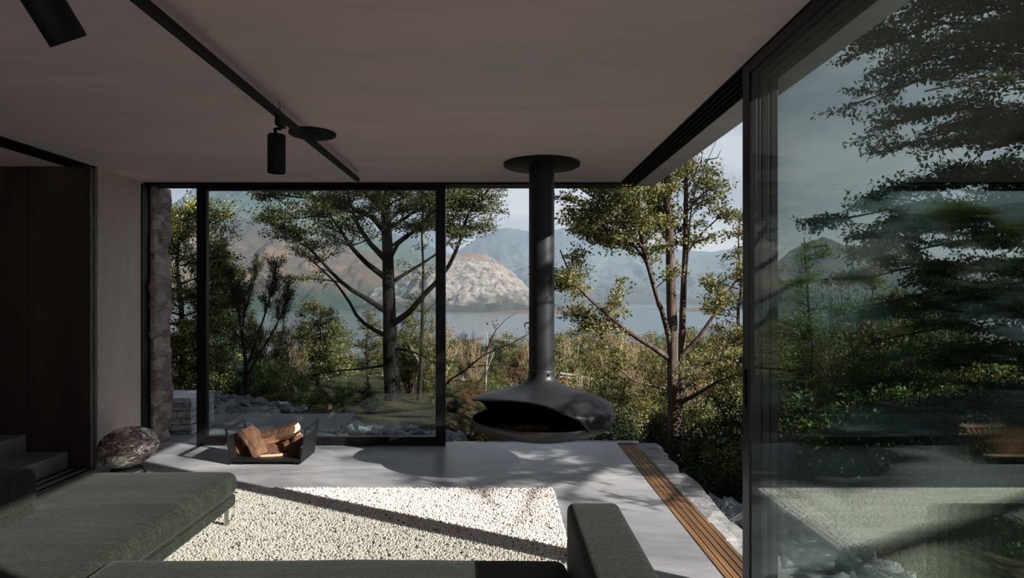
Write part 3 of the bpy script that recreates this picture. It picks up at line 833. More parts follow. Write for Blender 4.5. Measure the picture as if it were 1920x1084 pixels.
# ------------------------------------------------------------------ trees and scrub
def unit(v): return v / (np.linalg.norm(v, axis=-1, keepdims=True) + 1e-12)
def resample(pts, n):
    pts = np.asarray(pts, float)
    d = np.r_[0, np.cumsum(np.linalg.norm(np.diff(pts, axis=0), axis=1))]
    t = np.linspace(0, d[-1], n)
    return np.stack([np.interp(t, d, pts[:, k]) for k in range(3)], -1), d[-1]
def wiggle(rng, pts, amp):
    n = len(pts); w = rng.normal(0, amp, pts.shape); w[0] = 0
    for _ in range(2): w[1:-1] = (w[:-2] + w[1:-1] * 2 + w[2:]) / 4
    return pts + w
def tubes2(p0, p1, r0, r1, n=3):
    """many straight twigs at once"""
    t = unit(p1 - p0); a = unit(np.cross(t, np.array((.31, .17, .93)))); b = np.cross(t, a)
    ang = np.arange(n) * 2 * np.pi / n
    c, s = np.cos(ang)[None, :, None], np.sin(ang)[None, :, None]
    off = c * a[:, None] + s * b[:, None]
    v = np.concatenate([p0[:, None] + off * np.reshape(r0, (-1, 1, 1)), p1[:, None] + off * np.reshape(r1, (-1, 1, 1))], 1).reshape(-1, 3)
    base = (np.arange(len(p0)) * 2 * n)[:, None, None]
    f = np.array([[j, (j+1) % n, n + (j+1) % n, n + j] for j in range(n)])[None] + base
    return v, f.reshape(-1, 4)

def grow(rng, limbs, sub_m=5, sub_len=.9, twig_m=11, twig_len=.28, leaves=16, ll=.045, lw=.024, flat=.35, lift=.15, droop=0.0, tuft=0, lspread=.05, angle=(35, 70), lup=.8, cut=None):
    """limbs: (points, r0, r1, t0): leafy side branches start at fraction t0 of a limb (None: bare)
    returns wood MB and the leaf quads"""
    wood = MB(); T0, T1, TR = [], [], []
    for lb in limbs:
        pts, r0, r1, t0 = lb[:4]
        sl = sub_len * (lb[4] if len(lb) > 4 else 1.0)
        q, L = resample(pts, max(5, int(np.linalg.norm(np.asarray(pts[-1]) - np.asarray(pts[0])) / .22)))
        q = wiggle(rng, q, .022 * L ** .5 if len(pts) < 6 else .010)
        k = len(q); rad = r0 + (r1 - r0) * np.linspace(0, 1, k) ** .8
        wood.tube(q, rad, 10 if r0 > .05 else 6)
        if t0 is None: continue
        tang = unit(np.gradient(q, axis=0))
        ns = max(1, int(L * (1 - t0) * sub_m))
        for _ in range(ns):
            t = t0 + (1 - t0) * rng.random() ** .85
            i = min(k - 1, int(t * (k - 1)))
            tg = tang[i]
            side = rng.normal(0, 1, 3); side -= tg * side.dot(tg); side[2] = side[2] * flat + lift; side = unit(side)
            a = math.radians(rng.uniform(*angle))
            d = unit(tg * math.cos(a) + side * math.sin(a)); d[2] *= (1 - .5 * (1 - flat)); d[2] += lift * .3
            ln = sl * rng.uniform(.45, 1.15) * (1.05 - .55 * t)
            m_ = 5
            u = np.linspace(0, 1, m_)[:, None]
            sp = q[i] + d * u * ln + np.array((0, 0, 1.)) * (tuft - droop) * ln * u ** 2
            sp = wiggle(rng, sp, .035 * ln)
            if cut is not None and cut(sp[-1]): continue
            rs = min(rad[i] * .55, .004 + .011 * ln)
            wood.tube(sp, np.linspace(rs, .0022, m_), 4, cap=False)
            st = unit(np.gradient(sp, axis=0))
            nt = max(2, int(ln * twig_m))
            for _ in range(nt):
                w = rng.uniform(.18, 1); j = w * (m_ - 1); j0 = min(m_ - 2, int(j)); p = sp[j0] + (sp[j0+1] - sp[j0]) * (j - j0)
                sd = rng.normal(0, 1, 3); sd[2] = sd[2] * flat + lift * .4; sd = unit(sd)
                dd = unit(st[j0] * .8 + sd * .9); dd[2] += tuft * .5
                T0.append(p); T1.append(p + unit(dd) * twig_len * rng.uniform(.5, 1.2)); TR.append(min(rs * .5, .003))
            T0.append(sp[-2]); T1.append(sp[-1] + st[-1] * twig_len * .5); TR.append(.0025)
    p0, p1, tr_ = np.array(T0), np.array(T1), np.array(TR)
    tv, tf = tubes2(p0, p1, tr_, tr_ * .4)
    n = len(p0)
    u = rng.random((n, leaves)) ** .8
    c = p0[:, None] + (p1 - p0)[:, None] * (u * 1.12)[..., None] + rng.normal(0, lspread, (n, leaves, 3)) * np.array((1, 1, .55 if flat < .6 else 1))
    td = unit(p1 - p0)[:, None]
    d = unit(td * .7 + rng.normal(0, .6, (n, leaves, 3)))
    nr = unit(np.array((0, 0, lup)) + rng.normal(0, .55, (n, leaves, 3)))
    s = unit(np.cross(d, nr)); nr = np.cross(s, d)
    Lf = ll * rng.uniform(.6, 1.35, (n, leaves, 1)); Wf = lw * rng.uniform(.7, 1.3, (n, leaves, 1))
    q = np.stack([c, c + d * Lf * .5 + s * Wf * .5 + nr * Wf * .15, c + d * Lf, c + d * Lf * .5 - s * Wf * .5 + nr * Wf * .15], 2).reshape(-1, 3)
    return wood, (tv, tf), q

def plant(name, loc, label, cat, mats, grown, group=None):
    wood, (tv, tf), q = grown
    root = thing(name, tuple(float(x) for x in loc), label, cat, group)
    wv = np.vstack(wood.v); quads = np.array([f for f in wood.f if len(f) == 4], dtype=np.int64)
    v = np.vstack([wv, tv]); f = np.vstack([quads, tf + len(wv)])
    fast_mesh('trunk' if cat == 'tree' else 'stems', v, f, mats[0], root, None, True)
    fast_mesh('foliage', q, np.arange(len(q)).reshape(-1, 4), mats[1], root)
    return root

BK = dict(
    grey=m_bark('grey_bark', srgb(14, 13, 12), srgb(26, 24, 22), srgb(60, 55, 51)),
    brown=m_bark('brown_bark', srgb(48, 40, 36), srgb(80, 68, 62), srgb(128, 114, 104)),
    dark=m_bark('dark_bark', srgb(26, 23, 20), srgb(46, 40, 35), srgb(74, 66, 58)),
    pale=m_bark('pale_bark', srgb(110, 104, 98), srgb(150, 142, 136), srgb(190, 184, 178)))
LF = dict(
    beech=m_leaf('beech_leaf', srgb(44, 52, 30), srgb(74, 82, 46), srgb(112, 110, 62)),
    gold=m_leaf('golden_beech_leaf', srgb(58, 64, 38), srgb(108, 110, 66), srgb(168, 160, 108), .4),
    lime=m_leaf('lime_leaf', srgb(70, 84, 32), srgb(132, 142, 62), srgb(184, 184, 96), .4),
    dark=m_leaf('dark_leaf', srgb(24, 40, 30), srgb(42, 66, 48), srgb(70, 94, 60), .38),
    olive=m_leaf('olive_leaf', srgb(58, 56, 32), srgb(98, 92, 52), srgb(142, 130, 80)),
    straw=m_leaf('straw_leaf', srgb(98, 84, 54), srgb(146, 126, 84), srgb(186, 164, 116)),
    green=m_leaf('mid_green_leaf', srgb(54, 76, 46), srgb(92, 120, 70), srgb(140, 160, 98)),
    rust=m_leaf('rust_leaf', srgb(66, 52, 34), srgb(108, 84, 56), srgb(150, 122, 84)))

# --- the big beech in the middle of the closed pane
def px_line(pairs, Y, dy=None):
    n = len(pairs); dy = dy or [0] * n
    return [P(a, b, Y + c) for (a, b), c in zip(pairs, dy)]
rng = np.random.default_rng(101)
YT = 11.5
limbs = [
    (px_line([(738, 775), (735, 740), (732, 640), (729, 540), (727, 480), (723, 400), (720, 340), (716, 230), (712, 120)], YT), .165, .05, .60, .8),
    (px_line([(722, 583), (690, 562), (657, 542), (629, 519), (597, 484), (580, 467), (554, 438), (517, 420)], YT, [0, -.2, -.4, -.6, -.8, -.9, -1.0, -1.1]), .055, .01, .45),
    (px_line([(722, 629), (689, 612), (669, 593), (652, 559), (626, 527), (580, 486), (557, 463)], YT, [0, .2, .3, .4, .5, .6, .6]), .045, .008, .72, .6),
    (px_line([(722, 520), (689, 496), (666, 473), (652, 453), (640, 430), (622, 407), (594, 373), (570, 345)], YT, [0, -.4, -.7, -.9, -1.1, -1.2, -1.3, -1.4]), .06, .012, .4),
    (px_line([(724, 488), (697, 461), (672, 424), (657, 387), (649, 350), (640, 300)], YT, [0, .2, .4, .6, .7, .8]), .06, .02, .3),
    (px_line([(734, 609), (769, 585), (792, 556), (818, 530), (838, 504), (860, 456), (876, 404), (906, 367), (930, 340)], YT, [0, -.3, -.4, -.5, -.6, -.7, -.8, -.9, -1]), .065, .014, .62, .75),
    (px_line([(734, 530), (766, 510), (795, 493), (830, 470), (870, 420), (920, 390)], YT, [0, .2, .4, .5, .6, .6]), .04, .008, .4),
    (px_line([(730, 486), (746, 459), (775, 439), (810, 400), (850, 365)], YT, [0, -.4, -.8, -1.1, -1.3]), .05, .012, .25),
    (px_line([(724, 440), (690, 400), (640, 385), (580, 372), (520, 365), (480, 362)], YT, [0, -.3, -.7, -1.0, -1.2, -1.3]), .045, .008, .25),
    (px_line([(724, 420), (760, 390), (800, 370), (850, 350)], YT, [0, .4, .8, 1.0]), .04, .01, .2),
    (px_line([(720, 350), (690, 320), (620, 300), (540, 290)], YT), .04, .01, .2),
    (px_line([(719, 340), (770, 310), (850, 300), (930, 320)], YT), .04, .01, .2),
    (px_line([(723, 430), (700, 405), (660, 395), (610, 400), (560, 410), (530, 395)], YT, [0, -.5, -1.0, -1.4, -1.7, -1.8]), .04, .008, .3),
    (px_line([(722, 410), (730, 390), (750, 375), (780, 365)], YT, [0, -.6, -1.0, -1.3]), .035, .008, .25),
    (px_line([(722, 400), (700, 380), (690, 365), (660, 350)], YT, [0, -.7, -1.1, -1.4]), .035, .008, .25),
    (px_line([(722, 430), (780, 395), (840, 375), (880, 370)], YT, [0, -.6, -1.1, -1.4]), .04, .008, .3),
    (px_line([(722, 470), (765, 440), (800, 430)], YT, [0, -.6, -1.0]), .03, .008, .35),
    (px_line([(728, 684), (690, 690), (640, 693), (590, 700), (540, 712)], YT, [0, -.3, -.5, -.6, -.7]), .03, .006, .55, .5),
    (px_line([(735, 652), (770, 658), (800, 672), (840, 690)], YT, [0, -.2, -.3, -.4]), .025, .006, .5, .5),
]
plant('beech_tree', P(738, 785, YT), 'large dark beech with spreading limbs seen through the closed glass door', 'tree', (BK['grey'], LF['beech']),
      grow(rng, limbs, sub_m=9.0, sub_len=1.12, twig_m=22, twig_len=.28, leaves=17, ll=.050, lw=.026, flat=.14, lift=.08, lspread=.05))
# thin stem beside it
rng = np.random.default_rng(102)
limbs = [(px_line([(785, 770), (788, 700), (791, 620), (793, 540), (794, 490), (792, 420), (796, 360)], 12.2), .055, .012, .45, .6),
         (px_line([(792, 590), (810, 575), (826, 560)], 12.2), .018, .004, .4, .5), (px_line([(793, 520), (775, 500), (760, 490)], 12.2), .018, .004, .3, .5)]
plant('beech_sapling', P(785, 775, 12.2), 'thin upright sapling just right of the large beech trunk', 'tree', (BK['dark'], LF['gold']), grow(rng, limbs, 6, .6, 12, .22, 13, .05, .028, .3, .1))

# --- the double-stemmed golden beech right of the fireplace
rng = np.random.default_rng(103)
YT = 8.2
limbs = [
    (px_line([(1268, 960), (1264, 870), (1263, 772), (1261, 690), (1260, 600), (1258, 520), (1256, 450), (1253, 398), (1252, 340), (1250, 230), (1246, 120)], YT), .10, .035, .66, .75),
    (px_line([(1270, 790), (1275, 720), (1279, 640), (1281, 537), (1286, 440), (1286, 371), (1286, 300), (1290, 200)], YT, [0, .05, .1, .1, .1, .1, .1, .1]), .058, .022, .55, .42),
    (px_line([(1258, 650), (1243, 592), (1230, 553), (1210, 481), (1200, 448), (1199, 371), (1195, 320), (1190, 240)], YT, [0, -.1, -.2, -.4, -.5, -.5, -.5, -.5]), .04, .014, .45),
    (px_line([(1236, 575), (1216, 495), (1190, 460), (1160, 440), (1120, 420), (1085, 408)], YT, [0, -.3, -.5, -.6, -.7, -.8]), .03, .008, .25),
    (px_line([(1205, 465), (1170, 420), (1130, 380), (1090, 350)], YT, [-.5, -.7, -.9, -1]), .025, .007, .15),
    (px_line([(1200, 420), (1150, 370), (1110, 335)], YT, [-.5, -.3, 0]), .022, .007, .15),
    (px_line([(1254, 672), (1217, 648), (1182, 629), (1143, 594), (1116, 571), (1085, 540), (1060, 500), (1048, 470)], YT, [0, -.1, -.2, -.3, -.4, -.5, -.6, -.6]), .042, .008, .45, .85),
    (px_line([(1182, 629), (1140, 610), (1100, 590), (1070, 575)], YT, [-.2, -.1, 0, .1]), .02, .006, .2, .7),
    (px_line([(1250, 730), (1209, 720), (1186, 714), (1155, 687), (1128, 678)], YT, [0, -.2, -.3, -.4, -.5]), .026, .006, .75, .4),
    (px_line([(1280, 664), (1322, 625), (1349, 579), (1372, 540), (1400, 500)], YT, [0, -.1, -.1, 0, .1]), .035, .008, .4, .8),
    (px_line([(1275, 755), (1310, 738), (1349, 714), (1388, 700), (1430, 690)], YT, [0, -.2, -.4, -.5, -.6]), .035, .008, .3, .8),
    (px_line([(1272, 690), (1310, 690), (1350, 660), (1400, 640)], YT, [0, .3, .5, .7]), .025, .008, .2, .8),
    (px_line([(1284, 480), (1310, 440), (1340, 415), (1365, 390)], YT), .02, .006, .3, .45),
    (px_line([(1286, 400), (1310, 370), (1340, 350)], YT, [0, -.2, -.3]), .018, .006, .25, .6),
    (px_line([(1256, 460), (1230, 410), (1210, 370), (1180, 330)], YT, [0, .4, .7, 1]), .025, .008, .2, .7),
    (px_line([(1286, 340), (1320, 315), (1335, 325)], YT), .014, .005, .4, .3),
]
plant('beech_tree', P(1266, 970, YT), 'golden green beech with a forked trunk right of the hanging fireplace', 'tree', (BK['brown'], LF['gold']),
      grow(rng, limbs, sub_m=13, sub_len=.82, twig_m=25, twig_len=.20, leaves=19, ll=.046, lw=.028, flat=.5, lift=.14, lspread=.045))
# bare whippy stem
rng = np.random.default_rng(104)
limbs = [(px_line([(1283, 560), (1288, 470), (1291, 415), (1304, 351), (1326, 300), (1342, 262)], 7.9), .018, .003, None)]
for (a, b), (c, d) in (((1291, 415), (1345, 305)), ((1298, 380), (1352, 330)), ((1304, 351), (1296, 290)), ((1310, 335), (1358, 308)), ((1318, 318), (1318, 276)), ((1290, 430), (1268, 360)), ((1326, 300), (1354, 280)), ((1292, 400), (1330, 350)), ((1300, 368), (1312, 300))):
    limbs.append((px_line([(a, b), ((a + c) / 2 + (5 if c > a else -3), (b + d) / 2 + 6), (c, d)], 7.9, [0, rng.normal(0, .08), rng.normal(0, .15)]), .009, .002, None))
g_ = MB()
for lb in limbs: g_.tube(wiggle(rng, resample(lb[0], 9)[0], .012), np.linspace(lb[1], lb[2], 9), 5)
tag(g_.build('bare_branch', BK['dark'], smooth=True), 'bare leafless twiggy branches rising above the golden beech against the sky', 'branch')
# --- the tall dark beech beyond the folded glass doors; it throws the dappled shade on the floor
rng = np.random.default_rng(105)
def lit_patch(p):  # thins branches along the sun's path so rug, flue and floor catch light
    s = (p[0] - .35) / -sun_dir.x
    if abs(p[1] + sun_dir.y * s - 5.18) < .35 and .5 < p[2] + sun_dir.z * s < 2.3 and math.sin((p[2] + sun_dir.z * s) * 11) > -.45 and rng.random() < .95: return True
    if p[2] < .1: return False
    s = p[2] / -sun_dir.z
    hx, hy = p[0] + sun_dir.x * s, p[1] + sun_dir.y * s
    if hx < .42 and 1.5 < hy < 4.72: return rng.random() < .995
    if hx < -.55 and 4.6 < hy < 6.2: return rng.random() < .8
    if hx < 1.7 and hy < 4.3: return rng.random() < .86
    if hx < 1.7 and hy < 6.4: return rng.random() < .62
    return False
TB = np.array((5.7, 4.3, -1.3))
limbs = [([TB, TB + (0, .05, 2.5), TB + (.05, 0, 5), TB + (.1, .05, 8.5)], .22, .10, None)]
for k in range(100):
    z = -.1 + 6.6 * (k / 100) + rng.uniform(-.1, .1)
    az = math.radians(rng.choice([180, 180, 180, 180, 168, 192, 150, 205, 225, 240, 255]) + rng.uniform(-22, 22))
    L = rng.uniform(2.0, 3.4) * (.92 + .02 * z)
    d = np.array((math.cos(az), math.sin(az), 0))
    b = TB + np.array((0, 0, z + 1.3))
    limbs.append(([b, b + d * L * .4 + (0, 0, .22 * L * .5), b + d * L * .75 + (0, 0, .16 * L), b + d * L + (0, 0, .10 * L)], .035, .006, .22))
for k in range(24):
    z = -.3 + 2.6 * (k / 24)
    az = math.radians(rng.uniform(118, 172)); L = rng.uniform(2.0, 3.2)
    d = np.array((math.cos(az), math.sin(az), 0)); b = TB + np.array((0, 0, z + 1.3))
    limbs.append(([b, b + d * L * .4 + (0, 0, .22 * L * .5), b + d * L * .75 + (0, 0, .16 * L), b + d * L + (0, 0, .10 * L)], .035, .006, .22))
plant('beech_tree', TB, 'tall dark beech with layered branches reaching in from the right behind the folded glass doors', 'tree', (BK['dark'], LF['dark']),
      grow(rng, limbs, sub_m=12.0, sub_len=.60, twig_m=22, twig_len=.20, leaves=18, ll=.042, lw=.020, flat=.10, lift=.03, lspread=.025, angle=(20, 48), cut=lit_patch))

# --- left of the closed pane
MT['lime_dark'] = m_leaf('patchy_lime_leaf', srgb(30, 36, 20), srgb(70, 76, 36), srgb(186, 184, 100), .3, 1.6)
def side_limbs(rng, base, H, n, L0, z0=.2, up=.3, taper=.6):
    base = np.array(base, float); out = []
    for k in range(n):
        t = z0 + (1 - z0) * (k + rng.random()) / n
        az = rng.uniform(0, 2 * math.pi); L = L0 * (1 - taper * t) * rng.uniform(.7, 1.2)
        d = np.array((math.cos(az), math.sin(az), 0)); b = base + np.array((0, 0, H * t))
        out.append(([b, b + d * L * .5 + (0, 0, up * L * .35), b + d * L + (0, 0, up * L * .6)], .022 * (1.1 - t) + .006, .004, .15))
    return out
rng = np.random.default_rng(106)
b0 = P(338, 800, 9.4)
limbs = [([b0, b0 + (.05, 0, 1.2), b0 + (-.05, 0, 2.3), b0 + (0, 0, 3.3)], .07, .015, .7)] + side_limbs(rng, b0, 3.35, 34, .95, .12, .35, .35)
plant('broadleaf_tree', b0, 'bushy tree with bright yellow green tufts beside the rubble stone wall', 'tree', (BK['dark'], MT['lime_dark']),
      grow(rng, limbs, 13, .44, 20, .17, 20, .042, .025, .5, .25, lspread=.05))
rng = np.random.default_rng(107)
b0 = P(398, 800, 11.0)
limbs = [([b0, b0 + (0, 0, 1.7), b0 + (.1, 0, 3.45)], .07, .012, .6)] + side_limbs(rng, b0, 3.4, 34, 1.0, .1, .3, .7)
plant('broadleaf_tree', b0, 'dense dark tree just inside the left edge of the closed glass door', 'tree', (BK['dark'], LF['dark']), grow(rng, limbs, 12, .45, 18, .2, 18, .05, .02, .5, .35, tuft=.2))
LF['manuka'] = m_leaf('tufted_leaf', srgb(34, 36, 26), srgb(58, 58, 40), srgb(96, 90, 62), .2)
rng = np.random.default_rng(108)
YT = 9.6
limbs = [
    (px_line([(463, 770), (462, 715), (460, 680), (455, 640), (448, 590), (440, 550), (424, 505)], YT), .045, .010, .62),
    (px_line([(456, 650), (452, 600), (462, 560), (478, 520), (482, 495)], YT, [0, .1, .2, .3, .3]), .022, .006, .45),
    (px_line([(461, 690), (475, 660), (490, 610), (505, 560), (515, 515), (520, 495)], YT, [0, -.2, -.3, -.4, -.4, -.4]), .026, .006, .5),
    (px_line([(466, 700), (490, 660), (515, 615), (535, 570), (550, 540)], YT, [0, -.3, -.4, -.5, -.5]), .022, .006, .6),
    (px_line([(440, 550), (425, 520), (410, 490)], YT, [0, .1, .2]), .012, .004, .2),
    (px_line([(448, 590), (435, 560), (448, 520)], YT, [0, .2, .3]), .012, .004, .3),
]
plant('tea_tree', P(463, 775, YT), 'wispy dark tree with upswept brush tips left of centre behind the closed glass', 'tree', (BK['dark'], LF['manuka']),
      grow(rng, limbs, 24, .42, 30, .16, 20, .042, .010, .6, .7, tuft=.35, lspread=.02, angle=(15, 45)))
def cone_tree(seed, px, Y, ytop, ybase, w, mat, bark, label, dens=1.0):
    rng = np.random.default_rng(seed)
    b = P(px, ybase, Y); H = P(px, ytop, Y)[2] - b[2]
    n = int(30 * dens)
    limbs = [([b, b + (rng.normal(0, .04), 0, H * .5), b + (0, 0, H)], .05, .006, .75, .35)] + side_limbs(rng, b, H * .96, n, w, .12, .28, .85)
    return plant('beech_sapling', b, label, 'tree', (BK[bark], LF[mat]), grow(rng, limbs, 12, .36 * w / .8, 18, .17, 15, .05, .026, .35, .2))
cone_tree(201, 597, 14.0, 572, 735, 1.15, 'gold', 'dark', 'small conical young beech standing against the lake left of the large trunk', 1.5)
cone_tree(202, 1512, 9.5, 446, 860, .95, 'green', 'dark', 'slim pointed young tree nearest the folded door frames, seen through the glass')
cone_tree(203, 1640, 11.5, 446, 850, 1.15, 'green', 'dark', 'pointed young tree before the dark hill, right of the slim one')
cone_tree(204, 1383, 10.0, 390, 800, .55, 'olive', 'brown', 'narrow upright sapling against the sky just left of the door frame', .8)
cone_tree(205, 690, 17.0, 580, 720, .8, 'olive', 'dark', 'small conical young beech close behind the left of the large trunk', .7)
rng = np.random.default_rng(109)
limbs = [(px_line([(800, 760), (838, 716), (868, 697), (912, 660), (960, 645), (1000, 622), (1020, 612)], 9.0), .020, .004, .68, .4),
         (px_line([(912, 660), (922, 628), (935, 612), (952, 596), (970, 584)], 9.0, [0, -.1, -.1, -.1, -.1]), .010, .003, .55, .35),
         (px_line([(880, 690), (910, 684), (945, 683), (985, 684)], 9.0, [0, .2, .3, .3]), .008, .003, .4, .4)]
plant('young_tree', P(800, 775, 9.0), 'young tree with a dark slanting branch left of the hanging fireplace', 'tree', (BK['dark'], LF['olive']), grow(rng, limbs, 5, .4, 9, .14, 7, .045, .02, .5, .2))
for sx, nm in ((910, 'thin pale dead stem standing in the scrub left of the fireplace bowl'),):
    g_ = MB().tube(wiggle(rng, resample(px_line([(909, 745), (911, 700), (914, 655), (912, 625)], 12.5), 8)[0], .02), np.linspace(.03, .012, 8), 6)
    g_.tube(resample(px_line([(911, 700), (920, 675), (926, 660)], 12.5), 5)[0], np.linspace(.015, .006, 5), 5)
    tag(g_.build('dead_stem', BK['pale'], smooth=True), nm, 'stem')

# --- scrub: a few bushes, copied over the slope
def make_bush(seed, H, W, n, leaf, bark, name, ll, lw, flat, lift, tuft=0, sub=9, subl=.34, tw=13, lv=12, ang=(30, 65)):
    rng = np.random.default_rng(seed); limbs = []
    for k in range(n):
        az = rng.uniform(0, 2 * math.pi); r = W * rng.random() ** .5; h = H * rng.uniform(.65, 1.0) * (1 - .35 * (r / W) ** 2)
        d = np.array((math.cos(az), math.sin(az), 0)) * r
        limbs.append(([d * .08, d * .4 + (0, 0, h * .45), d * .8 + (0, 0, h * .8), d + (0, 0, h)], .022, .004, .22))
    return plant(name, (0, 0, 0), 'bush', 'bush', (BK[bark], LF[leaf]), grow(rng, limbs, sub, subl, tw, .15, lv, ll, lw, flat, lift, tuft=tuft, lspread=.045, angle=ang))
PROTO = {
    'olive': make_bush(301, 2.0, 1.0, 15, 'olive', 'dark', 'scrub_bush', .055, .030, .8, .25),
    'gold': make_bush(302, 2.0, 1.0, 15, 'gold', 'brown', 'scrub_bush', .055, .032, .7, .2),
    'green': make_bush(303, 2.0, 1.05, 15, 'green', 'dark', 'scrub_bush', .055, .032, .7, .2),
    'dark': make_bush(304, 2.0, 1.0, 16, 'dark', 'dark', 'scrub_bush', .055, .030, .7, .2),
    'straw': make_bush(305, 2.0, .75, 18, 'straw', 'pale', 'scrub_bush', .06, .014, .6, .8, .35, 9, .34, 14, 10, (12, 35)),
    'wispy': make_bush(306, 2.0, .7, 18, 'manuka', 'dark', 'scrub_bush', .06, .014, .6, .8, .35, 9, .34, 14, 10, (12, 35)),
    'rust': make_bush(307, 2.0, 1.2, 15, 'rust', 'brown', 'scrub_bush', .06, .028, .7, .2),
}
KIND = {'olive': 'olive green', 'gold': 'yellow green', 'green': 'fresh green', 'dark': 'dark green', 'straw': 'straw coloured wispy', 'wispy': 'brown green feathery', 'rust': 'rusty brown'}
used = set()
def bush(kind, px, Y, ytop, wf, rz, where):
    x = (px - VX) * Y / FPX
    zb = float(ground(x, Y)) - .05
    H = EYE - (ytop - VY) * Y / FPX - zb
    if H < .35: return
    pr = PROTO[kind]
    o = pr if kind not in used else copy_tree(pr)
    used.add(kind)
    o.location = (x, Y, zb); o.rotation_euler = (0, 0, rz)
    s = H / 1.95
    o.scale = (s * wf, s * wf, s)
    o['label'] = '%s scrub bush %s' % (KIND[kind], where); o['group'] = '%s scrub %s' % (KIND[kind], where)
SKY = [(200, 600), (380, 640), (520, 650), (600, 650), (700, 648), (760, 630), (836, 606), (900, 611), (990, 620), (1040, 612), (1090, 592), (1130, 592), (1250, 605), (1400, 592), (1460, 560), (1560, 560), (1700, 540), (1900, 560), (2300, 560)]
def sky(px): return float(np.interp(px, [a for a, b in SKY], [b for a, b in SKY]))
rb = random.Random(77)
def choose(w):
    ks = list(w); return rb.choices(ks, [w[k] for k in ks])[0]
open_w = {'straw': 4, 'olive': 4, 'gold': 2.5, 'green': 1.2, 'dark': 2, 'wispy': 2, 'rust': .6}
glass_w = {'green': 4, 'dark': 4, 'wispy': 2, 'olive': 2, 'gold': .6}
def reg(px): return 'behind the closed glass' if px < 830 else ('beyond the open floor edge' if px < 1398 else 'through the folded doors')
def row(Y0, dY, px0, px1, step, off, jit, name, wf=(.8, 1.25)):
    px = px0
    while px < px1:
        Y = Y0 + rb.uniform(-dY, dY)
        w = glass_w if px > 1398 else open_w
        bush(choose(w), px, Y, sky(px) + off + rb.uniform(0, jit), rb.uniform(*wf), rb.uniform(0, 6.28), 'in the %s row %s' % (name, reg(px)))
        px += step * rb.uniform(.7, 1.3)
row(31, 2.5, 300, 1800, 27, -4, 16, 'farthest')
row(26, 2.0, 300, 1800, 30, 10, 18, 'far')
row(21, 2.0, 300, 1850, 32, 22, 26, 'middle')
row(16.5, 1.5, 300, 1900, 40, 44, 36, 'near')
row(13, .9, 540, 1980, 44, 66, 45, 'nearer')
row(10.8, .8, 520, 830, 38, 88, 40, 'nearest')
row(10.8, .9, 850, 1980, 46, 100, 55, 'nearest')
for k, px, Y, yt, wf in [('olive', 418, 12.4, 555, .8), ('gold', 470, 13.2, 575, .9), ('wispy', 520, 12.6, 565, .9), ('olive', 548, 13.4, 600, .9), ('dark', 440, 11.6, 640, 1.0), ('green', 500, 11.4, 660, 1.0), ('wispy', 385, 13, 560, .9), ('straw', 545, 12, 640, .9), ('olive', 350, 11.5, 600, 1.0), ('gold', 770, 14.5, 560, .8), ('straw', 815, 13.8, 590, .9)]:
    bush(k, px, Y, yt, wf, rb.uniform(0, 6.28), 'standing tall ' + reg(px))
for k, px, Y, yt, wf in [('green', 560, 9.6, 690, 1.2), ('dark', 690, 9.9, 705, 1.1), ('green', 630, 10.2, 700, 1.3), ('rust', 632, 9.4, 745, .9), ('gold', 815, 11.4, 690, 1.0), ('olive', 520, 9.2, 725, 1.1),
                         ('rust', 868, 7.6, 765, 1.1), ('rust', 905, 7.4, 790, 1.0), ('olive', 960, 8.0, 760, 1.2), ('dark', 1120, 8.0, 742, 1.2), ('gold', 1165, 9.4, 700, 1.1), ('dark', 1200, 7.5, 775, 1.2), ('olive', 1060, 7.4, 785, 1.0),
                         ('dark', 1310, 7.0, 800, 1.1), ('gold', 1330, 8.6, 745, 1.2), ('gold', 1375, 7.6, 735, 1.1), ('dark', 1362, 6.2, 870, 1.2), ('dark', 1290, 6.9, 850, 1.0), ('olive', 1400, 6.6, 800, 1.2),
                         ('dark', 1440, 7.2, 690, 1.2), ('green', 1500, 7.6, 700, 1.1), ('dark', 1570, 7.4, 690, 1.2), ('green', 1640, 7.2, 660, 1.1), ('dark', 1720, 6.8, 650, 1.2), ('dark', 1830, 6.4, 640, 1.2), ('wispy', 1660, 9.0, 520, 1.0), ('wispy', 1590, 9.6, 540, .9), ('olive', 1780, 8.6, 560, 1.1), ('green', 1900, 8.0, 600, 1.1), ('dark', 1960, 6.0, 700, 1.1), ('dark', 1720, 5.3, 905, 1.2), ('dark', 1830, 5.0, 900, 1.3), ('green', 1930, 4.8, 930, 1.2), ('dark', 1640, 5.6, 880, 1.2), ('dark', 1900, 4.4, 985, 1.3), ('dark', 1550, 5.9, 850, 1.2)]:
    bush(k, px, Y, yt, wf, rb.uniform(0, 6.28), 'in the front row ' + reg(px))

# --- terrace, dry stone wall, slate rubble, rail fence outside
struct(MB().box(-4.6, -1.86, 6.36, 7.95, -.5, -.03).build('terrace', MT['paving'], loc=(-3.2, 7.1, -.03), bevel=.01))
rg = random.Random(15)
dw = MB()
for z in np.arange(-.3, .33, .075):
    x = -5.0 + rg.uniform(0, .1)
    while x < -3.42:
        w = rg.uniform(.14, .36); x1 = min(x + w, -3.40)
        j = [rg.uniform(-.018, .018) for _ in range(8)]
        hh = .07
        dw.add([(x + .004, 6.75 + j[0], z + .002), (x1, 6.75 + j[1], z + j[4] * .3), (x1, 7.3, z), (x, 7.3, z), (x + .006, 6.755 + j[2], z + hh), (x1 - .004, 6.755 + j[3], z + hh + j[5] * .3), (x1, 7.3, z + hh), (x, 7.3, z + hh)],
               [(0,3,2,1),(4,5,6,7),(0,1,5,4),(1,2,6,5),(2,3,7,6),(3,0,4,7)])
        x = x1
tag(dw.build('dry_stone_wall', MT['drystone'], bevel=.008), 'low dry stone wall of grey schist outside beyond the rubble corner', 'stone wall')
cp = MB(); x = -5.0
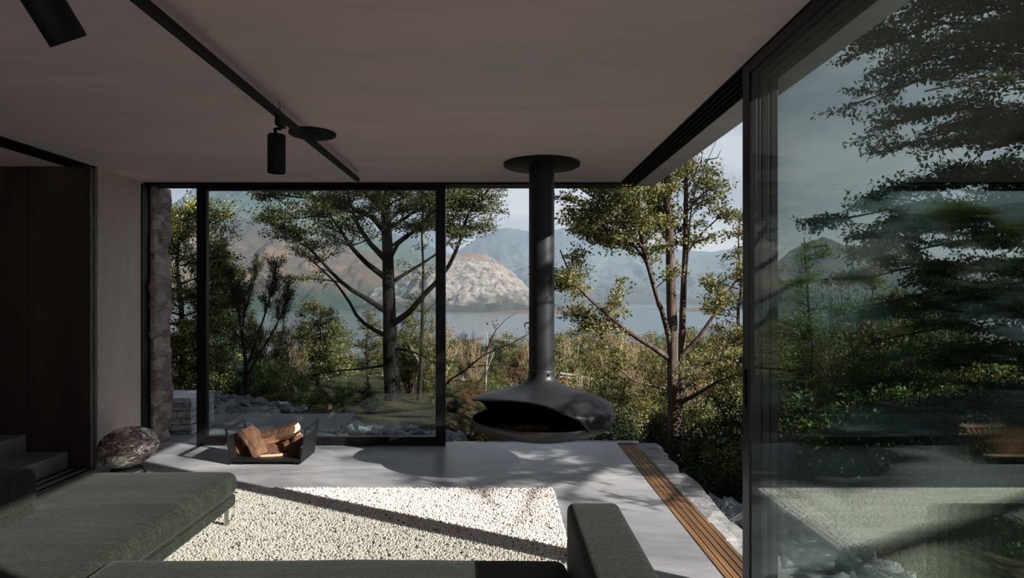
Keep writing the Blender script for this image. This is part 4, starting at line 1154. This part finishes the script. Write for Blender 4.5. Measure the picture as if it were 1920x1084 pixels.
cpw = thing('wall_cap', (-4.2, 7.0, .375), None, None) if False else None
while x < -3.42:
    x1 = min(x + rg.uniform(.5, .8), -3.37)
    cp.box(x, x1 - .006, 6.71, 7.34, .375, .43 + rg.uniform(-.008, .008)); x = x1
w_ = bpy.data.objects['dry_stone_wall']
cp.build('capstone', MT['slate'], w_, bevel=.012)

def shards(name, n, area, size, zf, seed, label):
    r = np.random.default_rng(seed); V, Fq = [], []
    bx = np.array([(-1,-1,-1),(1,-1,-1),(1,1,-1),(-1,1,-1),(-1,-1,1),(1,-1,1),(1,1,1),(-1,1,1)], float)
    bf = np.array([(0,3,2,1),(4,5,6,7),(0,1,5,4),(1,2,6,5),(2,3,7,6),(3,0,4,7)])
    for i in range(n):
        x, y = r.uniform(area[0], area[1]), r.uniform(area[2], area[3])
        s = size * r.uniform(.5, 1.5)
        v = bx * np.array((s, s * r.uniform(.45, .9), s * r.uniform(.12, .28))) * r.uniform(.7, 1.15, (8, 3))
        e = Matrix.Rotation(r.uniform(0, 6.28), 3, 'Z') @ Matrix.Rotation(r.normal(0, .42), 3, 'X') @ Matrix.Rotation(r.normal(0, .42), 3, 'Y')
        v = v @ np.array(e).T + np.array((x, y, zf(x, y) + r.uniform(-.02, .05)))
        V.append(v); Fq.append(bf + 8 * i)
    c = ((area[0] + area[1]) / 2, (area[2] + area[3]) / 2)
    o = fast_mesh(name, np.vstack(V), np.vstack(Fq), MT['slate'], None)
    return tag(o, label, 'rubble', kind='stuff')
shards('slate_rubble', 900, (-6.2, -3.0, 7.95, 9.2), .10, lambda x, y: -.06 + .07 * math.sin((y - 7.95) * 2.5) - .12 * max(0, x + 4.4), 1, 'heap of grey slate rubble behind the terrace and the low stone wall')
shards('slate_rubble', 800, (-1.84, -.45, 6.34, 7.35), .085, lambda x, y: -.16 + .05 * math.sin(x * 3), 2, 'bed of grey slate rubble at the right end of the terrace')
shards('slate_rubble', 900, (1.58, 2.3, .8, 4.85), .085, lambda x, y: -.14 - .14 * max(0, x - 1.9) - .1 * max(0, y - 4.4), 3, 'pale slate rubble along the outer edge of the flagstones')
rf = thing('rail_fence', P(1078, 745, 16.5), 'distant grey rail fence in the scrub just right of the fireplace', 'fence')
for (a, b), (c, d) in (((1050, 700), (1109, 710)), ((1050, 707), (1109, 714))):
    MB().tube([P(a, b, 16.3), P((a + c) / 2, (b + d) / 2 - 1, 16.4), P(c, d, 16.5)], .028, 6).build('rail', BK['pale'], rf)
for px in (1052, 1090, 1108):
    MB().tube([P(px, 742, 16.4), P(px, 699 + (px - 1050) * .16, 16.4)], .035, 6).build('post', BK['pale'], rf)
